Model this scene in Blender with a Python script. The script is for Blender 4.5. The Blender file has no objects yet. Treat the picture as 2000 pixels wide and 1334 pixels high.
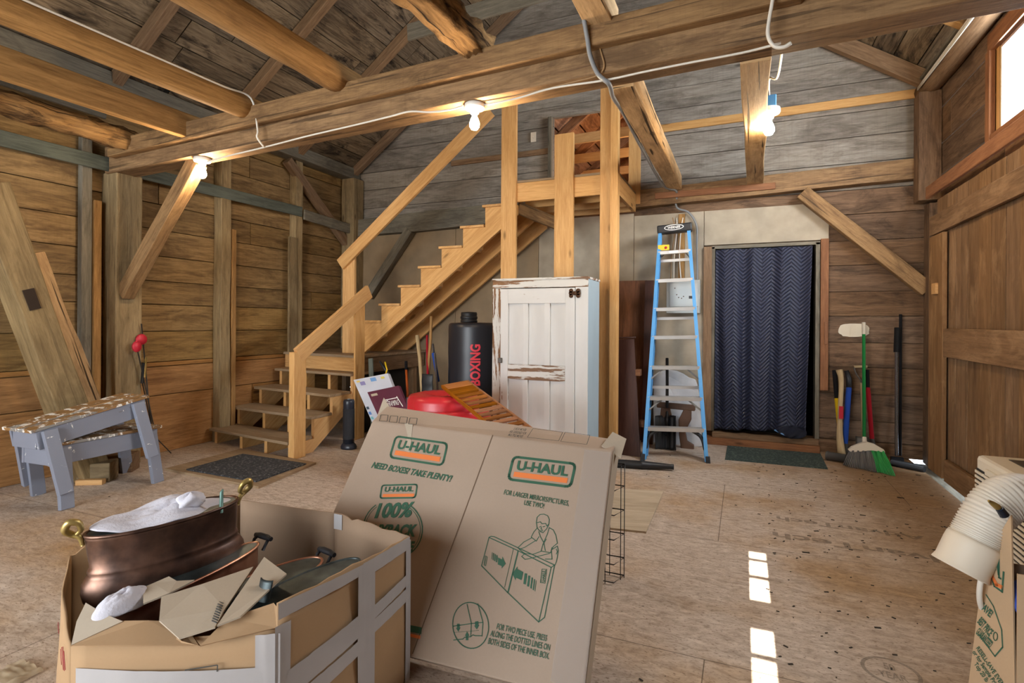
import bpy, bmesh, math, random
from mathutils import Vector, Matrix, noise
random.seed(7)
sc = bpy.context.scene
COL = sc.collection
PI = math.pi
# ------------------------------------------------------------------ camera, world, lights, exposure
FPX, CY, YAW, ROLL, H = 1059.3, 629.2, 0.40348, -0.00606, 1.28
_c, _s = math.cos(YAW), math.sin(YAW)
_r, _f, _u = Vector((_c, _s, 0)), Vector((-_s, _c, 0)), Vector((0, 0, 1))
CR = _r*math.cos(ROLL) - _u*math.sin(ROLL)
CU = _r*math.sin(ROLL) + _u*math.cos(ROLL)
CAM = Vector((0, 0, H))
cd = bpy.data.cameras.new('camera'); cam = bpy.data.objects.new('camera', cd); COL.objects.link(cam)
cd.sensor_width = 36; cd.lens = FPX*36/2000; cd.shift_y = (CY-667)/2000; cd.clip_start = 0.05
m = Matrix((CR, CU, -_f)).transposed().to_4x4(); m.translation = CAM; cam.matrix_world = m
sc.camera = cam
sc.view_settings.view_transform = 'Standard'; sc.view_settings.look = 'None'
sc.view_settings.gamma = 1; sc.view_settings.exposure = 0.0; sc.view_settings.use_curve_mapping = False
sc.cycles.use_denoising = True; sc.cycles.max_bounces = 8; sc.cycles.diffuse_bounces = 5
sc.cycles.sample_clamp_indirect = 6.0; sc.cycles.caustics_reflective = False; sc.cycles.caustics_refractive = False
w = bpy.data.worlds.new('sky'); sc.world = w; w.use_nodes = True
bg = w.node_tree.nodes['Background']; bg.inputs[0].default_value = (0.78, 0.89, 1, 1); bg.inputs[1].default_value = 5.0

def light(name, kind, loc, energy, col, **kw):
    d = bpy.data.lights.new(name, kind); d.energy = energy; d.color = col
    for k, v in kw.items(): setattr(d, k, v)
    o = bpy.data.objects.new(name, d); COL.objects.link(o); o.location = loc; return o
sun = light('sunlight', 'SUN', (0, -6, 6), 40, (1, .96, .88), angle=0.002)
SUN_EL = math.radians(29)
sun.rotation_euler = (PI/2-SUN_EL, 0, 0)          # shines along +y and down
# added fill lamp in an unseen doorway behind the camera; daylight by the side window
a = light('doorway_fill', 'AREA', (-2.9, -2.35, 1.5), 230, (.93, .97, 1), shape='RECTANGLE', size=2.8, size_y=2.3)
a.rotation_euler = (PI/2, 0, 0)
a = light('window_daylight', 'AREA', (1.60, 4.05, 2.93), 125, (.86, .93, 1), shape='RECTANGLE', size=1.3, size_y=.6)
a.rotation_euler = (PI/2, 0, PI/2)

# ------------------------------------------------------------------ picture point -> point of a real plane
def ray(px, py): return CR*((px-1000)/FPX) + CU*((CY-py)/FPX) + _f
def fl(px, py, z=0.0): d = ray(px, py); return CAM + d*((z-H)/d.z)
def ay(px, py, Y): d = ray(px, py); return CAM + d*(Y/d.y)
def ax(px, py, X): d = ray(px, py); return CAM + d*(X/d.x)
def pl(px, py, p0, n): d = ray(px, py); return CAM + d*((Vector(p0)-CAM).dot(n)/d.dot(n))
V = Vector

# ------------------------------------------------------------------ materials
def newmat(name):
    m = bpy.data.materials.new(name); m.use_nodes = True
    nt = m.node_tree; return m, nt, nt.nodes['Principled BSDF']
def N(nt, t, **kw):
    n = nt.nodes.new(t)
    for k, v in kw.items(): setattr(n, k, v)
    return n
def L(nt, a, b): nt.links.new(a, b)
def rgba(c): return (c[0], c[1], c[2], 1)
def S(h):
    h = h.lstrip('#'); out = []
    for i in (0, 2, 4):
        x = int(h[i:i+2], 16)/255; out.append(x/12.92 if x <= .04045 else ((x+.055)/1.055)**2.4)
    return tuple(out)
def plain(name, col, rough=.5, metal=0, bump=0, bscale=40, var=0, emit=None, estr=0, spec=.5, alpha=1, trans=0):
    m, nt, b = newmat(name)
    b.inputs['Base Color'].default_value = rgba(col); b.inputs['Roughness'].default_value = rough
    b.inputs['Metallic'].default_value = metal; b.inputs['Specular IOR Level'].default_value = spec
    if alpha < 1: b.inputs['Alpha'].default_value = alpha
    if trans: b.inputs['Transmission Weight'].default_value = trans
    if emit: b.inputs['Emission Color'].default_value = rgba(emit); b.inputs['Emission Strength'].default_value = estr
    if bump or var:
        tc = N(nt, 'ShaderNodeTexCoord'); nz = N(nt, 'ShaderNodeTexNoise'); nz.inputs['Scale'].default_value = bscale
        nz.inputs['Detail'].default_value = 5; L(nt, tc.outputs['Object'], nz.inputs['Vector'])
        if bump:
            bp = N(nt, 'ShaderNodeBump'); bp.inputs['Strength'].default_value = bump; bp.inputs['Distance'].default_value = .004
            L(nt, nz.outputs[0], bp.inputs['Height']); L(nt, bp.outputs[0], b.inputs['Normal'])
        if var:
            nz2 = N(nt, 'ShaderNodeTexNoise'); nz2.inputs['Scale'].default_value = 5; nz2.inputs['Detail'].default_value = 4
            L(nt, tc.outputs['Object'], nz2.inputs['Vector'])
            mx = N(nt, 'ShaderNodeMix', data_type='RGBA'); mr = N(nt, 'ShaderNodeMapRange')
            mr.inputs[1].default_value = .3; mr.inputs[2].default_value = .7
            L(nt, nz2.outputs[0], mr.inputs[0]); L(nt, mr.outputs[0], mx.inputs[0])
            mx.inputs[6].default_value = rgba([c*(1-var) for c in col]); mx.inputs[7].default_value = rgba([min(1, c*(1+var)) for c in col])
            L(nt, mx.outputs[2], b.inputs['Base Color'])
    return m
def ramp(nt, fac, stops):
    r = N(nt, 'ShaderNodeValToRGB'); e = r.color_ramp.elements
    while len(e) < len(stops): e.new(.5)
    for q, (p, c) in zip(e, stops): q.position = p; q.color = rgba(c)
    L(nt, fac, r.inputs[0]); return r.outputs[0]
def mathn(nt, op, a, b=None, c=None, clamp=False):
    n = N(nt, 'ShaderNodeMath', operation=op, use_clamp=clamp)
    for i, x in enumerate((a, b, c)):
        if x is None: continue
        if isinstance(x, (int, float)): n.inputs[i].default_value = x
        else: L(nt, x, n.inputs[i])
    return n.outputs[0]
def mixc(nt, fac, a, b, mode='MIX'):
    n = N(nt, 'ShaderNodeMix', data_type='RGBA', blend_type=mode)
    for i, x in ((0, fac), (6, a), (7, b)):
        if isinstance(x, (int, float)): n.inputs[i].default_value = x
        elif isinstance(x, tuple): n.inputs[i].default_value = rgba(x)
        else: L(nt, x, n.inputs[i])
    return n.outputs[2]
def wood_color(nt, dark, light, var=.35, knots=.5, stain=None, stain_amt=0, saw=0, gs=1.0, crack=.0):
    uv = N(nt, 'ShaderNodeUVMap'); geo = N(nt, 'ShaderNodeNewGeometry'); oi = N(nt, 'ShaderNodeObjectInfo')
    rnd = mathn(nt, 'FRACT', mathn(nt, 'ADD', geo.outputs['Random Per Island'], mathn(nt, 'MULTIPLY', oi.outputs['Random'], 3.7)))
    cmb = N(nt, 'ShaderNodeCombineXYZ')
    L(nt, mathn(nt, 'MULTIPLY', rnd, 53.), cmb.inputs[0]); L(nt, mathn(nt, 'MULTIPLY', rnd, 17.), cmb.inputs[1])
    va = N(nt, 'ShaderNodeVectorMath', operation='ADD'); L(nt, uv.outputs[0], va.inputs[0]); L(nt, cmb.outputs[0], va.inputs[1])
    def noise_(sx, sy, det, dist=0., rough=.6):
        mp = N(nt, 'ShaderNodeMapping'); mp.inputs['Scale'].default_value = (sx, sy, 1); L(nt, va.outputs[0], mp.inputs[0])
        n = N(nt, 'ShaderNodeTexNoise'); n.inputs['Scale'].default_value = 1; n.inputs['Detail'].default_value = det
        n.inputs['Distortion'].default_value = dist; n.inputs['Roughness'].default_value = rough
        L(nt, mp.outputs[0], n.inputs['Vector']); return n.outputs[0]
    fine = noise_(4.5*gs, 60*gs, 6, .8, .75); broad = noise_(1.1*gs, 9*gs, 4, 1.6, .65); blotch = noise_(1.9, 6.0, 6, .8, .7)
    g = mathn(nt, 'ADD', mathn(nt, 'MULTIPLY', fine, .55), mathn(nt, 'MULTIPLY', broad, .45))
    col = ramp(nt, g, [(.34, dark), (.5, tuple((a+b)/2 for a, b in zip(dark, light))), (.66, light)])
    if saw:
        sw = noise_(55, 1.5, 3); col = mixc(nt, mathn(nt, 'MULTIPLY', mathn(nt, 'GREATER_THAN', sw, .56), saw), col, tuple(c*.7 for c in dark))
    if stain:
        f = mathn(nt, 'MULTIPLY', mathn(nt, 'SMOOTHSTEP' if False else 'SUBTRACT', blotch, .5), 7., clamp=True)
        f = mathn(nt, 'MULTIPLY', f, stain_amt); f = mathn(nt, 'MULTIPLY', f, mathn(nt, 'ADD', fine, .45), clamp=True)
        col = mixc(nt, f, col, stain)
    if knots:
        mp = N(nt, 'ShaderNodeMapping'); mp.inputs['Scale'].default_value = (2.2, 6.5, 1); L(nt, va.outputs[0], mp.inputs[0])
        vo = N(nt, 'ShaderNodeTexVoronoi'); vo.inputs['Scale'].default_value = 1; L(nt, mp.outputs[0], vo.inputs['Vector'])
        sep = N(nt, 'ShaderNodeSeparateColor'); L(nt, vo.outputs['Color'], sep.inputs[0])
        k = mathn(nt, 'LESS_THAN', sep.outputs[0], knots*.6)
        kd = mathn(nt, 'MULTIPLY', mathn(nt, 'SUBTRACT', .15, vo.outputs['Distance']), 14., clamp=True)
        col = mixc(nt, mathn(nt, 'MULTIPLY', mathn(nt, 'MULTIPLY', k, kd), .8), col, tuple(c*.35 for c in dark))
    if crack:
        ck = noise_(.7, 26, 2, .5); f = mathn(nt, 'MULTIPLY', mathn(nt, 'SUBTRACT', ck, .62), 30., clamp=True)
        col = mixc(nt, mathn(nt, 'MULTIPLY', f, crack), col, tuple(c*.15 for c in dark))
    hs = N(nt, 'ShaderNodeHueSaturation'); L(nt, col, hs.inputs['Color'])
    L(nt, mathn(nt, 'ADD', mathn(nt, 'MULTIPLY', rnd, var*2), 1-var), hs.inputs['Value'])
    r2 = mathn(nt, 'FRACT', mathn(nt, 'MULTIPLY', rnd, 7.31))
    L(nt, mathn(nt, 'ADD', mathn(nt, 'MULTIPLY', r2, var*.8), 1-var*.4), hs.inputs['Saturation'])
    return hs.outputs[0], fine, va
def wood(name, dark, light, rough=.75, bump=.5, **kw):
    m, nt, b = newmat(name)
    col, fine, va = wood_color(nt, dark, light, **kw)
    L(nt, col, b.inputs['Base Color']); b.inputs['Roughness'].default_value = rough; b.inputs['Specular IOR Level'].default_value = .25
    bp = N(nt, 'ShaderNodeBump'); bp.inputs['Strength'].default_value = bump; bp.inputs['Distance'].default_value = .004
    L(nt, fine, bp.inputs['Height']); L(nt, bp.outputs[0], b.inputs['Normal'])
    return m
def painted(name, dark, light, paint, amount, paint2=None, amt2=0, rough=.6, sx=3., sy=9.):
    """old paint worn off wood: paint covers `amount`; paint2 = splashes over everything"""
    m, nt, b = newmat(name); col, fine, va = wood_color(nt, dark, light, var=.15, knots=.2)
    def nz(sx, sy, det):
        mp = N(nt, 'ShaderNodeMapping'); mp.inputs['Scale'].default_value = (sx, sy, 1); L(nt, va.outputs[0], mp.inputs[0])
        n = N(nt, 'ShaderNodeTexNoise'); n.inputs['Scale'].default_value = 1; n.inputs['Detail'].default_value = det; n.inputs['Roughness'].default_value = .65
        L(nt, mp.outputs[0], n.inputs['Vector']); return n.outputs[0]
    f = mathn(nt, 'MULTIPLY', mathn(nt, 'SUBTRACT', nz(sx, sy, 7), .5-(amount-.5)*.5), 45., clamp=True)
    shade = nz(1.5, 4, 3)
    pc = mixc(nt, mathn(nt, 'MULTIPLY', shade, .8), tuple(c*.8 for c in paint), tuple(min(1, c*1.12) for c in paint))
    c = mixc(nt, f, col, pc)
    if paint2:
        f2 = mathn(nt, 'MULTIPLY', mathn(nt, 'SUBTRACT', nz(20, 9, 5), .5-(amt2-.5)*.5), 40., clamp=True); c = mixc(nt, f2, c, paint2)
    L(nt, c, b.inputs['Base Color']); b.inputs['Roughness'].default_value = rough
    bp = N(nt, 'ShaderNodeBump'); bp.inputs['Strength'].default_value = .4; bp.inputs['Distance'].default_value = .003
    L(nt, mathn(nt, 'ADD', f, mathn(nt, 'MULTIPLY', fine, .4)), bp.inputs['Height']); L(nt, bp.outputs[0], b.inputs['Normal'])
    return m

M = {}
M['wall_left'] = wood('warm barn board', S('#5e472b'), S('#a98959'), var=.16, knots=.35, stain=S('#46301a'), stain_amt=.55, saw=.05)
M['wall_low'] = wood('orange pine board', S('#76502a'), S('#b7864f'), var=.12, knots=.7, stain=S('#4a2a10'), stain_amt=.2)
M['gable'] = wood('grey gable board', S('#665e55'), S('#a79e92'), var=.13, knots=.5, stain=S('#4a3f35'), stain_amt=.5, saw=.08)
M['gable_dark'] = wood('brown weathered board', S('#4a3524'), S('#8a6d53'), var=.18, knots=.3, stain=S('#24180f'), stain_amt=.6)
M['door_wood'] = wood('barn door board', S('#61482f'), S('#957352'), var=.14, knots=.2, gs=.7, stain=S('#c4a078'), stain_amt=.3)
M['roof'] = wood('roof board', S('#423425'), S('#8f7c64'), var=.25, knots=.15, stain=S('#17110d'), stain_amt=1.0, rough=.85, crack=.5)
M['rafter'] = wood('rafter wood', S('#5e4631'), S('#9a7c5e'), var=.12, knots=.2)
M['beam'] = wood('old beam wood', S('#614730'), S('#a5835a'), var=.1, knots=.35, stain=S('#3d2a18'), stain_amt=.5, saw=.06, crack=.6)
M['post'] = wood('old post wood', S('#6d5a3e'), S('#a8916a'), var=.15, knots=.15, stain=S('#4a3a25'), stain_amt=.35, crack=.3)
M['log'] = wood('peeled log', S('#795730'), S('#be925a'), var=.08, knots=.5, stain=S('#5c3d1f'), stain_amt=.3, crack=.25)
M['bark'] = wood('rough bark', S('#2f1f13'), S('#b58c5a'), var=.1, knots=.6, stain=S('#1d120a'), stain_amt=1., bump=1., rough=.95, gs=.45, crack=.9)
M['split'] = wood('split log', S('#a5835a'), S('#e0be90'), var=.05, knots=.3, stain=S('#5c4226'), stain_amt=.4, crack=1.)
M['pine'] = wood('new pine', S('#b9874e'), S('#e0b47a'), var=.07, knots=.55, rough=.6, bump=.15, gs=.8)
M['tread'] = wood('dusty tread', S('#7f684e'), S('#b29a7c'), var=.1, knots=.1)
M['grey_wood'] = wood('grey board', S('#575247'), S('#8c8474'), var=.1, knots=.2, stain=S('#3a362f'), stain_amt=.4)
M['slate_wood'] = wood('blue grey board', S('#3f443f'), S('#6d7268'), var=.1, knots=.05)
M['red_wood'] = wood('red brown board', S('#6a432c'), S('#9e6e4b'), var=.1, knots=.3)
M['loft'] = wood('loft board', S('#6a4630'), S('#b98a66'), var=.3, knots=.2, stain=S('#3a2015'), stain_amt=.6)
M['panel_wood'] = wood('brown panel', S('#4a2c1a'), S('#80543a'), var=.1, knots=.05, rough=.5)
M['dark_panel'] = wood('dark brown panel', S('#3a221b'), S('#563930'), var=.05, knots=0, rough=.45, bump=.1)
M['teak'] = wood('teak', S('#6d3c1a'), S('#b27540'), var=.35, knots=0, rough=.5, bump=.2)
M['plaster'] = plain('plaster board', S('#a59a88'), .9, bump=.15, var=.16)
M['white_paint'] = painted('peeling white paint', S('#6d4a2c'), S('#9a7048'), S('#d6d5d2'), .9, sx=2.2, sy=6)
M['white_worn'] = painted('worn white paint', S('#5d3d22'), S('#93683f'), S('#d5d3cd'), .58, sx=1.5, sy=14)
M['blue_paint'] = painted('faded blue paint', S('#6d5a44'), S('#9a8468'), S('#a9bcc6'), .95)
M['saw_grey'] = painted('blue grey painted sawhorse', S('#5b503f'), S('#8d7c62'), S('#858a98'), .86, S('#e8e6e2'), .22)
M['saw_top'] = painted('paint splashed board', S('#5a4126'), S('#a98254'), S('#8c8a86'), .40, S('#e9e6df'), .40)

# ------------------------------------------------------------------ geometry helpers
def BM(): b = bmesh.new(); b.loops.layers.uv.new('UVMap'); return b
def uvface(bm, f, org, u, v):
    lay = bm.loops.layers.uv.active
    for lp in f.loops:
        d = lp.vert.co - org; lp[lay].uv = (d.dot(u), d.dot(v))
def hexa(bm, c, u=None):
    """box from 8 corners: c[0:4] one end loop, c[4:8] the other; u = grain direction"""
    vs = [bm.verts.new(p) for p in c]
    if u is None: u = (V(c[4])-V(c[0])).normalized()
    fs = []
    for idx in ((3, 2, 1, 0), (4, 5, 6, 7), (0, 1, 5, 4), (1, 2, 6, 5), (2, 3, 7, 6), (3, 0, 4, 7)):
        f = bm.faces.new([vs[i] for i in idx]); fs.append(f)
    ctr = sum((x.co for x in vs), V())/8
    for f in fs:
        f.normal_update()
        if f.normal.dot(f.calc_center_median()-ctr) < 0: f.normal_flip()
        n = f.normal; uu = u - n*u.dot(n)
        uu = uu.normalized() if uu.length > .3 else n.orthogonal().normalized()
        uvface(bm, f, V(c[0]), uu, n.cross(uu))
    return vs
def bar(bm, p0, p1, w, h, up=(0, 0, 1), off=(0, 0)):
    """bar between two end centres; w across, h along `up`"""
    p0, p1, up = V(p0), V(p1), V(up); d = (p1-p0).normalized(); s = d.cross(up).normalized(); t = s.cross(d).normalized()
    p0 = p0 + s*off[0] + t*off[1]; p1 = p1 + s*off[0] + t*off[1]
    q = [s*(-w/2)+t*(-h/2), s*(w/2)+t*(-h/2), s*(w/2)+t*(h/2), s*(-w/2)+t*(h/2)]
    return hexa(bm, [p0+x for x in q]+[p1+x for x in q], d)
def box(bm, x0, x1, y0, y1, z0, z1, grain='x'):
    g = {'x': V((1, 0, 0)), 'y': V((0, 1, 0)), 'z': V((0, 0, 1))}[grain]
    return hexa(bm, [V(p) for p in ((x0, y0, z0), (x0, y1, z0), (x0, y1, z1), (x0, y0, z1), (x1, y0, z0), (x1, y1, z0), (x1, y1, z1), (x1, y0, z1))], g)
def frame(d):
    a = V((0, 0, 1)) if abs(d.z) < .9 else V((1, 0, 0)); s = d.cross(a).normalized(); return s, s.cross(d).normalized()
def tube(bm, pts, r, seg=10, cap=True, closed=False):
    pts = [V(p) for p in pts]; n = len(pts); rings = []; lay = bm.loops.layers.uv.active
    ln = 0; s = None; us = []
    for i, p in enumerate(pts):
        if closed: d = (pts[(i+1) % n]-pts[i-1]).normalized()
        else: d = (pts[min(i+1, n-1)]-pts[max(i-1, 0)]).normalized()
        if s is None: s, t = frame(d)
        else: s = (s-d*s.dot(d)).normalized(); t = s.cross(d)
        rr = r[i] if isinstance(r, (list, tuple)) else r
        if i: ln += (p-pts[i-1]).length
        us.append(ln)
        ring = []
        for k in range(seg):
            a = 2*PI*k/seg; q = rr(i, k) if callable(rr) else rr
            ring.append(bm.verts.new(p + (s*math.cos(a)+t*math.sin(a))*q))
        rings.append(ring)
    R0 = r[0] if isinstance(r, (list, tuple)) else (r if not callable(r) else .1)
    if callable(R0): R0 = .1
    m = n if closed else n-1
    for i in range(m):
        A, B = rings[i], rings[(i+1) % n]
        for k in range(seg):
            f = bm.faces.new([A[k], A[(k+1) % seg], B[(k+1) % seg], B[k]]); f.smooth = True
            u0, u1 = us[i], us[i+1] if i+1 < n else us[i]+.1
            for lp, q in zip(f.loops, ((u0, k), (u0, k+1), (u1, k+1), (u1, k))): lp[lay].uv = (q[0], q[1]*2*PI*R0/seg)
    if cap and not closed:
        for rg in (rings[0], rings[-1]):
            try:
                f = bm.faces.new(rg); f.normal_update(); uvface(bm, f, rg[0].co, *frame(f.normal))
            except ValueError: pass
    return rings
def spline(pts, n=8):
    """Catmull-Rom through points"""
    P = [V(p) for p in pts]; P = [P[0]*2-P[1]]+P+[P[-1]*2-P[-2]]; out = []
    for i in range(1, len(P)-2):
        for k in range(n):
            t = k/n; a, b, c, d = P[i-1:i+3]
            out.append(.5*((2*b)+(c-a)*t+(2*a-5*b+4*c-d)*t*t+(3*b-a-3*c+d)*t**3))
    out.append(P[-2]); return out
def lathe(bm, prof, org=(0, 0, 0), sx=1, sy=1, seg=32, mat=None):
    rings = []; org = V(org); lay = bm.loops.layers.uv.active
    for r, z in prof:
        ring = []
        for k in range(seg):
            a = 2*PI*k/seg; p = V((r*sx*math.cos(a), r*sy*math.sin(a), z)); ring.append(bm.verts.new(org+(mat @ p if mat else p)))
        rings.append(ring)
    for i in range(len(rings)-1):
        for k in range(seg):
            f = bm.faces.new([rings[i][k], rings[i][(k+1) % seg], rings[i+1][(k+1) % seg], rings[i+1][k]]); f.smooth = True
            for lp, q in zip(f.loops, ((k, i), (k+1, i), (k+1, i+1), (k, i+1))): lp[lay].uv = (q[0]*2*PI*.2/seg, prof[q[1]][1])
    for i in (0, -1):
        if prof[i][0] > 1e-5:
            f = bm.faces.new(rings[i]); f.normal_update(); uvface(bm, f, org, *frame(f.normal))
    return rings
def prism(bm, poly, vec, u=None):
    """extrude a 3D polygon by vec"""
    poly = [V(p) for p in poly]; vec = V(vec); n = len(poly)
    if u is None: u = (poly[1]-poly[0]).normalized()
    A = [bm.verts.new(p) for p in poly]; B = [bm.verts.new(p+vec) for p in poly]
    fs = [bm.faces.new(A), bm.faces.new(B[::-1])]
    for i in range(n): fs.append(bm.faces.new([A[i], B[i], B[(i+1) % n], A[(i+1) % n]]))
    bmesh.ops.recalc_face_normals(bm, faces=fs)
    for f in fs:
        f.normal_update(); nn = f.normal; uu = u-nn*u.dot(nn); uu = uu.normalized() if uu.length > .2 else nn.orthogonal().normalized()
        uvface(bm, f, poly[0], uu, nn.cross(uu))
def grid(bm, nu, nv, fn, smooth=True):
    lay = bm.loops.layers.uv.active
    vs = [[bm.verts.new(fn(i/nu, j/nv)) for j in range(nv+1)] for i in range(nu+1)]
    for i in range(nu):
        for j in range(nv):
            f = bm.faces.new([vs[i][j], vs[i+1][j], vs[i+1][j+1], vs[i][j+1]]); f.smooth = smooth
            for lp, q in zip(f.loops, ((i, j), (i+1, j), (i+1, j+1), (i, j+1))): lp[lay].uv = (q[0]/nu, q[1]/nv)
    return vs

def fin(o, parent):
    COL.objects.link(o)
    if parent is not None:
        o.parent = parent
        if parent.type == 'EMPTY': o.matrix_parent_inverse = Matrix.Translation(-parent.location)
def obj(name, bm, mat, parent=None, bevel=0, smooth=False, solid=0, sub=0, label=None, doubles=False):
    if doubles: bmesh.ops.remove_doubles(bm, verts=bm.verts, dist=.0005)
    me = bpy.data.meshes.new(name); bm.to_mesh(me); bm.free()
    for mm in (mat if isinstance(mat, list) else [mat]): me.materials.append(mm)
    o = bpy.data.objects.new(name, me); fin(o, parent)
    if smooth:
        for p in me.polygons: p.use_smooth = True
    if solid: md = o.modifiers.new('thickness', 'SOLIDIFY'); md.thickness = solid; md.offset = 0
    if bevel: md = o.modifiers.new('bevel', 'BEVEL'); md.width = bevel; md.segments = 2; md.limit_method = 'ANGLE'
    if sub: md = o.modifiers.new('subdivision', 'SUBSURF'); md.levels = sub; md.render_levels = sub
    if label: o['label'] = label
    return o
def thing(name, label, cat, loc=(0, 0, 0), group=None):
    o = bpy.data.objects.new(name, None); o.empty_display_size = .05; COL.objects.link(o); o.location = loc
    o['label'] = label; o['category'] = cat; o['kind'] = 'thing'
    if group: o['group'] = group
    return o
def tag(o, label, cat, group=None, kind='thing'):
    o['label'] = label; o['category'] = cat; o['kind'] = kind
    if group: o['group'] = group
    return o
def struct(name, bm, mat, **kw):
    o = obj(name, bm, mat, **kw); o['kind'] = 'structure'; return o
def timber(name, label, cat, p0, p1, w, h, mat, up=(0, 0, 1), bevel=.006, group=None, warp=0, parent=None):
    bm = BM()
    if warp:
        p0, p1 = V(p0), V(p1); d = (p1-p0).normalized(); s = d.cross(V(up)).normalized(); t = s.cross(d); n = 10; seed = random.random()*99
        def fn(i, k):
            f = i/n; j = V((noise.noise((f*4+seed, k*3.1, 1)), noise.noise((f*4, k*2.7+seed, 5)), 0))*warp
            cx, cy = ((-1, -1), (1, -1), (1, 1), (-1, 1))[k]
            return p0.lerp(p1, f) + s*(cx*w/2+j.x) + t*(cy*h/2+j.y)
        rings = [[fn(i, k) for k in range(4)] for i in range(n+1)]
        vs = [[bm.verts.new(p) for p in r] for r in rings]; fs = []
        for i in range(n):
            for k in range(4): fs.append(bm.faces.new([vs[i][k], vs[i][(k+1) % 4], vs[i+1][(k+1) % 4], vs[i+1][k]]))
        fs += [bm.faces.new(vs[0][::-1]), bm.faces.new(vs[-1])]
        bmesh.ops.recalc_face_normals(bm, faces=fs)
        for f in fs:
            f.normal_update(); nn = f.normal; uu = d-nn*d.dot(nn); uu = uu.normalized() if uu.length > .5 else s
            uvface(bm, f, p0, uu, nn.cross(uu).normalized())
    else: bar(bm, p0, p1, w, h, up)
    o = obj(name, bm, mat, parent, bevel=bevel)
    return tag(o, label, cat, group) if parent is None else o
def log(name, label, cat, p0, p1, r, mat, rough=.08, flat=None, group=None, n=24, seg=14, sq=0):
    bm = BM(); p0, p1 = V(p0), V(p1); sd = random.random()*50
    pts = [p0.lerp(p1, i/n) + V((noise.noise((i*.15, sd, 0)), 0, noise.noise((i*.15, sd, 9))))*r*.12 for i in range(n+1)]
    fr = 1 if n < 40 else 2.6
    def mk(i0):
        def f(i, k):
            a = 2*PI*k/seg; c, s_ = math.cos(a), math.sin(a); q = r*(1 + rough*noise.noise((c*1.4*fr+sd, s_*1.4*fr, i*10.8/n*fr*2)) + (.4*rough*noise.noise((c*5, s_*5+sd, i*36/n)) if n > 40 else 0))
            return q/max(abs(c), abs(s_))**sq if sq else q
        return f
    tube(bm, pts, [mk(i) for i in range(n+1)], seg)
    return tag(obj(name, bm, mat), label, cat, group)
FONT = None
def text_mesh(body, slant=0, bold=0, ext=0):
    c = bpy.data.curves.new('lettering', 'FONT'); c.body = body; c.size = 1; c.shear = slant; c.offset = bold; c.extrude = ext
    c.align_x = 'CENTER'; c.space_line = .95; c.resolution_u = 3
    o = bpy.data.objects.new('lettering', c); COL.objects.link(o)
    dg = bpy.context.evaluated_depsgraph_get(); me = bpy.data.meshes.new_from_object(o.evaluated_get(dg))
    bpy.data.objects.remove(o); bpy.data.curves.remove(c); return me
def txt(name, body, ctr, right, up, width, height, mat, parent, slant=0, bold=.02, lift=.0012):
    """lettering fitted to width x height centred at ctr in the plane right/up"""
    me = text_mesh(body, slant, bold)
    xs = [v.co.x for v in me.vertices]; ys = [v.co.y for v in me.vertices]
    x0, x1, y0, y1 = min(xs), max(xs), min(ys), max(ys); right, up = V(right).normalized(), V(up).normalized(); n = right.cross(up)
    for v in me.vertices:
        a = ((v.co.x-x0)/(x1-x0)-.5)*width; b = ((v.co.y-y0)/(y1-y0)-.5)*height
        v.co = V(ctr)+right*a+up*b+n*lift
    me.materials.clear(); me.materials.append(mat)
    o = bpy.data.objects.new(name, me); fin(o, parent); return o

# ------------------------------------------------------------------ the setting
XL, YB, XR, YF = -5.17, 6.22, 1.62, -2.5
SL, SR = .7234, -.6788                      # roof slopes
def zl(x): return 3.36+SL*(x+4.943)
def zr(x): return 3.50+SR*(x-1.562)
XRIDGE = -1.694; ZRIDGE = zl(XRIDGE)
def boards(bm, O, U, W, nrm, rows, u0f, u1f, thick=.022, gap=.008, holes=(), cut=None, rnd=random.Random(3)):
    """boards laid along U, rows stacked along W; u0f/u1f give the row ends; holes = (u0,u1,v0,v1)"""
    O, U, W, nrm = V(O), V(U), V(W), V(nrm)
    for v0, v1 in zip(rows[:-1], rows[1:]):
        cuts = sorted({v0, v1} | {h for q in holes for h in q[2:] if v0+.004 < h < v1-.004})
        off = rnd.uniform(0, .006); splits = []
        if cut:
            x = u0f(v0)+rnd.uniform(.3, 1)*cut
            while x < u1f(v0)-.3: splits.append(x); x += rnd.uniform(.6, 1.1)*cut
        for a, b in zip(cuts[:-1], cuts[1:]):
            segs = [(None, None)]; iv = []
            lo = sorted(h for h in holes if h[2] < (a+b)/2 < h[3])
            pts = [None]
            for h in lo: pts += [h[0], h[1]]
            pts.append(None); pairs = [(pts[i], pts[i+1]) for i in range(0, len(pts), 2)]
            for s, e in pairs:
                sa, sb = (u0f(a), u0f(b)) if s is None else (s, s)
                ea, eb = (u1f(a), u1f(b)) if e is None else (e, e)
                if min(ea-sa, eb-sb) < -.2: continue
                ea, eb = max(ea, sa+.001), max(eb, sb+.001)
                br = [x for x in splits if max(sa, sb)+.1 < x < min(ea, eb)-.1]
                L0 = [(sa, sb)]+[(x, x) for x in br]; L1 = [(x-gap, x-gap) for x in br]+[(ea, eb)]
                for (p, q), (r_, t) in zip(L0, L1):
                    g = gap/2; va = a+(g if a == v0 else 0); vb = b-(g if b == v1 else 0)
                    c = [O+U*p+W*va, O+U*q+W*vb, O+U*t+W*vb, O+U*r_+W*va]
                    hexa(bm, [x+nrm*(off) for x in (c[0], c[1])]+[x+nrm*(off-thick) for x in (c[1], c[0])] +
                             [x+nrm*(off) for x in (c[3], c[2])]+[x+nrm*(off-thick) for x in (c[2], c[3])], U)
def rows(v0, v1, h, jit=.12, seed=1):
    r = random.Random(seed); out = [v0]
    while out[-1] < v1-h*.6: out.append(out[-1]+h*(1+r.uniform(-jit, jit)))
    out[-1] = v1; return out

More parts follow.
